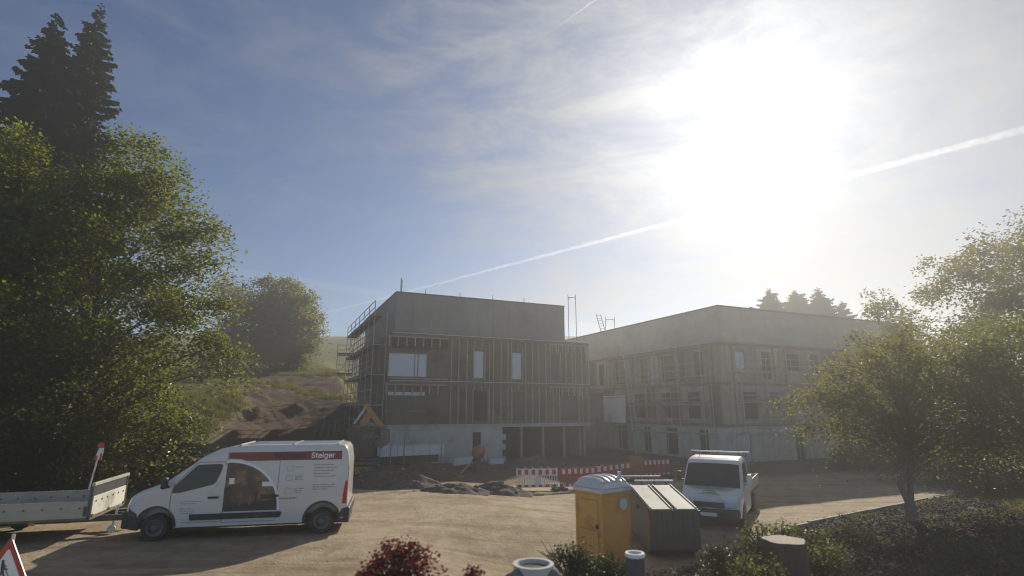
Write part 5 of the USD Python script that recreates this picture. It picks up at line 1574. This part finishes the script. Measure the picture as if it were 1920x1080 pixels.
bush("red_maple_shrub", "red-leaved shrub at the bottom edge left of the centre", 750, 1022, 8.8, .64, .58, red_leaf, 121, 90, 46, .075, .12)
bush("red_flower_plant", "small red plant at the bottom edge between red shrub and planter", 890, 1060, 8.4, .16, .2, red_leaf, 122, 14, 24, .06, .05, cat="plant")
bush("dark_shrub", "dark rounded shrub in front of the toilet cabin's left foot", 1075, 1018, 10.2, .40, .5, shrub_leaf, 123, 40, 50, .06, .11)
bush("dark_shrub", "loose dark shrub in front of the toilet cabin's right foot", 1140, 1035, 10.4, .42, .5, shrub_leaf, 124, 45, 50, .06, .11)
bush("dark_shrub", "low dark shrub below the waste container", 1265, 1058, 10.6, .6, .35, shrub_leaf, 125, 32, 50, .06, .12)
bush("dark_shrub", "dark shrub below the white truck's wheel", 1365, 1020, 12.5, .8, .5, shrub_leaf, 126, 45, 50, .075, .14)
bush("yellow_weed", "upright yellow-green weed left of the tree stump", 1420, 985, 13.2, .45, .6, weed_leaf, 127, 34, 26, .09, .13, cat="plant")
bush("yellow_weed", "tall yellow-green weed standing above the stump", 1463, 962, 14.0, .30, .75, weed_leaf, 128, 28, 26, .09, .12, cat="plant")
bush("yellow_weed", "bushy yellow-green weed at the kerb's near end", 1510, 990, 14.2, .6, .45, weed_leaf, 129, 40, 30, .08, .12, cat="plant")
bush("yellow_weed", "yellowish weed low beside the stump at the bottom", 1415, 1040, 11.0, .45, .4, weed_leaf, 130, 30, 30, .07, .11, cat="plant")
for i, (px, py, Y, r, h, mt, lab) in enumerate(((1545, 1022, 13.0, .55, .3, weed_leaf, "grey-green cushion plant right of the stump"), (1745, 985, 16.0, 1.0, .6, shrub_leaf, "dark shrub below the garden tree's trunk"), (1805, 1010, 14.5, .9, .4, weed_leaf, "light green plant in front of the lawn's edge"), (1890, 985, 15.0, 1.1, .7, shrub_leaf, "dark shrub at the right edge of the garden"), (1600, 985, 16.2, .6, .22, weed_leaf, "low yellowish plant along the kerb"))):
    bush("garden_plant", lab, px, py, Y, r, h, mt, 140 + i, 36, 36, .08, .15, cat="plant", lump=.4)
# tree stump
sp = P(1470, 1012, 12.4); zz = gz(sp[0], sp[1])
st = thing("tree_stump", "wide dark tree stump among the weeds at the bottom right", "tree stump", (sp[0], sp[1], zz))
sh_ = sp[2] - zz
th = np.linspace(0, 2 * PI, 29)[:-1]
ringv = []
for (zq, rq) in ((-.1, .66), (.12, .54), (sh_ * .5, .46), (sh_ - .02, .44), (sh_, .42)):
    rr = rq * (1 + .07 * np.sin(5 * th + 1) + .04 * np.sin(11 * th) * (1 if zq < .3 else .5))
    ringv.append(np.stack([rr * np.cos(th), rr * np.sin(th), np.full(28, zq)], -1))
rv = np.vstack(ringv); j = np.arange(5 * 28).reshape(5, 28)
fq_ = np.stack([j[:-1], np.roll(j, -1, 1)[:-1], np.roll(j, -1, 1)[1:], j[1:]], -1).reshape(-1, 4)
fq_ = np.vstack([fq_[:, [0, 1, 2]], fq_[:, [0, 2, 3]]])
part(st, "stem", (rv, fq_), bark, smooth=True)
part(st, "cut_face", (np.vstack([ringv[-1] + [0, 0, .002], [[0, 0, sh_ + .006]]]), np.array([(28, a, (a + 1) % 28) for a in range(28)])), timber_dark)
# grey pipe post with pale rim
pp = P(1190, 1036, 9.4); zz = gz(pp[0], pp[1])
po = thing("pipe_post", "dark cylindrical post with a pale rim below the toilet cabin", "post", (pp[0], pp[1], zz))
hp = pp[2] - zz
part(po, "tube", trimesh.creation.revolve(np.array([(.128, -.05), (.150, 0), (.150, hp - .06), (.12, hp - .06), (.12, 0)]), sections=28), M("dark_pipe", (.06, .062, .075), .6, .2, 3), smooth=40)
part(po, "rim", trimesh.creation.revolve(np.array([(.115, hp - .058), (.158, hp - .058), (.162, hp - .02), (.150, hp), (.118, hp), (.112, hp - .02), (.115, hp - .058)]), sections=28), white_board, smooth=30)
part(po, "filling", MB().cyl((0, 0, hp - .09), (0, 0, 1), .118, .03, 24), timber)
# ring-shaped planter
pr = P(1000, 1056, 8.7); zz = gz(pr[0], pr[1])
pl = thing("stone_planter", "round grey planter bowl at the bottom edge right of the red plant", "planter", (pr[0], pr[1], zz))
hh = pr[2] - zz
part(pl, "bowl", trimesh.creation.revolve(np.array([(.16, 0), (.22, hh * .5), (.30, hh - .05), (.31, hh), (.25, hh), (.22, hh - .08), (.0, hh - .10)]), sections=32), concrete, smooth=35)
part(pl, "earth_fill", MB().cyl((0, 0, hh - .075), (0, 0, 1), .222, .03, 24), rubble)
for i, (px, py, Y) in enumerate(((968, 1075, 8.5), (1035, 1068, 8.6))):
    s_ = P(px, py, Y); zz = gz(s_[0], s_[1]); hh = s_[2] - zz
    m = trimesh.creation.icosphere(2, 1.0)
    v_ = m.vertices * (1 + .30 * (meshkit.fbm(m.vertices * 1.7 + i * 9, 3, i) - .5)[:, None]) * [.26, .22, hh * .55]
    single("garden_boulder", (v_ + [s_[0], s_[1], zz + hh * .48], m.faces), stone_m, ("dark boulder left of the round planter", "dark boulder right of the round planter")[i], "boulder", smooth=True)
# dead twigs by the dark shrub
tw_ = MB()
rng = np.random.default_rng(77)
dt = thing("bare_twigs", "bare grey twigs sticking out left of the dark shrub", "twigs", P(1050, 1040, 10.0))
for k in range(7):
    a = np.array([rng.uniform(-.05, .1), 0, -.3]); b = np.array([rng.uniform(-.45, -.1), rng.uniform(-.1, .1), rng.uniform(.02, .22)])
    part(dt, "twig", MB().tube([a, (a + b) / 2 + [0, 0, .05], b], [.012, .008, .004], 4), bark_grey)

# ------------------------------------------------------------------ ground cover: grass tufts and litter, instanced
def tuft(name, seed, n, h, w, mat, spread):
    rng = np.random.default_rng(seed)
    base = rng.normal(size=(n, 3)) * [spread, spread, 0]
    lean = rng.normal(size=(n, 3)) * [.35, .35, 0] + [0, 0, 1]
    L = h * rng.uniform(.5, 1.2, (n, 1))
    side = np.cross(lean, rng.normal(size=(n, 3))); side /= np.linalg.norm(side, axis=1, keepdims=True)
    a, b = base - side * w, base + side * w
    mid = base + lean * L * .55
    tip = base + lean * L + rng.normal(size=(n, 3)) * [.3, .3, 0] * L - np.array([0, 0, .15]) * L
    v = np.stack([a, b, mid + side * w * .7, mid - side * w * .7, tip], 1).reshape(-1, 3)
    i = np.arange(n)[:, None] * 5
    f = np.vstack([np.hstack([i, i + 1, i + 2]), np.hstack([i, i + 2, i + 3]), np.hstack([i + 3, i + 2, i + 4])])
    return v, f


grass_blade = leafmat("grass_blade", (.07, .09, .02), (.13, .145, .03), (.22, .20, .06), trans=.5, gloss=.04)


def scatter(name, label, cat, protos, mat, xy, scale, seed):
    rng = np.random.default_rng(seed)
    path = unique("/World", name)
    pi = UsdGeom.PointInstancer.Define(stage, path)
    rel = pi.CreatePrototypesRel()
    for k, m in enumerate(protos):
        pp_ = f"{path}/{name.rstrip('s')}_clump_{k:03d}"
        usdkit.mesh(stage, pp_, m, mat)
        rel.AddTarget(pp_)
    z = height(xy[:, 0], xy[:, 1]) - .01
    n_ = len(xy)
    pi.CreatePositionsAttr(Vt.Vec3fArray.FromNumpy(np.column_stack([xy, z]).astype(np.float32)))
    pi.CreateProtoIndicesAttr(Vt.IntArray.FromNumpy(rng.integers(0, len(protos), n_).astype(np.int32)))
    a = rng.uniform(0, 2 * PI, n_)
    pi.CreateOrientationsAttr(Vt.QuathArray([Gf.Quath(float(math.cos(t / 2)), 0, 0, float(math.sin(t / 2))) for t in a]))
    s = scale * rng.uniform(.6, 1.4, n_)
    pi.CreateScalesAttr(Vt.Vec3fArray.FromNumpy(np.column_stack([s, s, s]).astype(np.float32)))
    tag(path, label, cat, kind="stuff")


from scipy.interpolate import RegularGridInterpolator
gi = RegularGridInterpolator((gx, gy), grass_m, bounds_error=False, fill_value=0)
mi = RegularGridInterpolator((gx, gy), mulch_m, bounds_error=False, fill_value=0)
rng = np.random.default_rng(200)
cand = np.column_stack([rng.uniform(-48, -8, 60000), rng.uniform(22, 70, 60000)])
cand = cand[gi(cand) * rng.uniform(.6, 1.4, len(cand)) > .55][:16000]
scatter("grass_tufts", "rough grass on the bank and meadow left of the building", "grass", [tuft("t", 300 + k, 26, .34, .012, None, .16) for k in range(4)], grass_blade, cand, 1.0, 201)
cand = np.column_stack([rng.uniform(2, 30, 40000), rng.uniform(9, 34, 40000)])
lawn_c = cand[gi(cand) > .45][:9000]
scatter("lawn_grass", "short lawn grass at the right edge of the garden", "grass", [tuft("t", 310 + k, 30, .12, .006, None, .10) for k in range(3)], grass_blade, lawn_c, 1.0, 202)
mul = cand[(mi(cand) > .5) & (cand[:, 0] > 4)][:7000]
bits = []
for k in range(4):
    g = np.random.default_rng(320 + k)
    bits.append(leaves(g.normal(size=(14, 3)) * [.14, .14, .01] + [0, 0, .03], .09, g, up=.7))
litter = M("leaf_litter", (.12, .085, .055), .9, .4, 8, island=.6)
scatter("leaf_litter", "dry leaves and bark mulch scattered over the garden bed", "mulch", bits, litter, mul, 1.0, 203)
scatter("garden_weeds", "small weeds sprouting through the garden bed", "weeds", [tuft("t", 330 + k, 16, .20, .016, None, .07) for k in range(4)], weed_leaf, mul[::45], 1.0, 204)
# stones strewn over the yard
stones = np.column_stack([rng.uniform(-9, 12, 5000), rng.uniform(12.5, 30, 5000)])
stones = stones[(gi(stones) < .2) & (mi(stones) < .2)][:700]
ps = []
for k in range(4):
    m = trimesh.creation.icosphere(1, 1.0); g = np.random.default_rng(340 + k)
    ps.append((m.vertices * (1 + .4 * (g.random((len(m.vertices), 1)) - .5)) * [.035, .028, .02], m.faces))
scatter("loose_stones", "small loose stones strewn over the gravel yard", "stones", ps, M("pale_pebble", (.34, .29, .22), .9, .2, 6), stones, .6, 205)
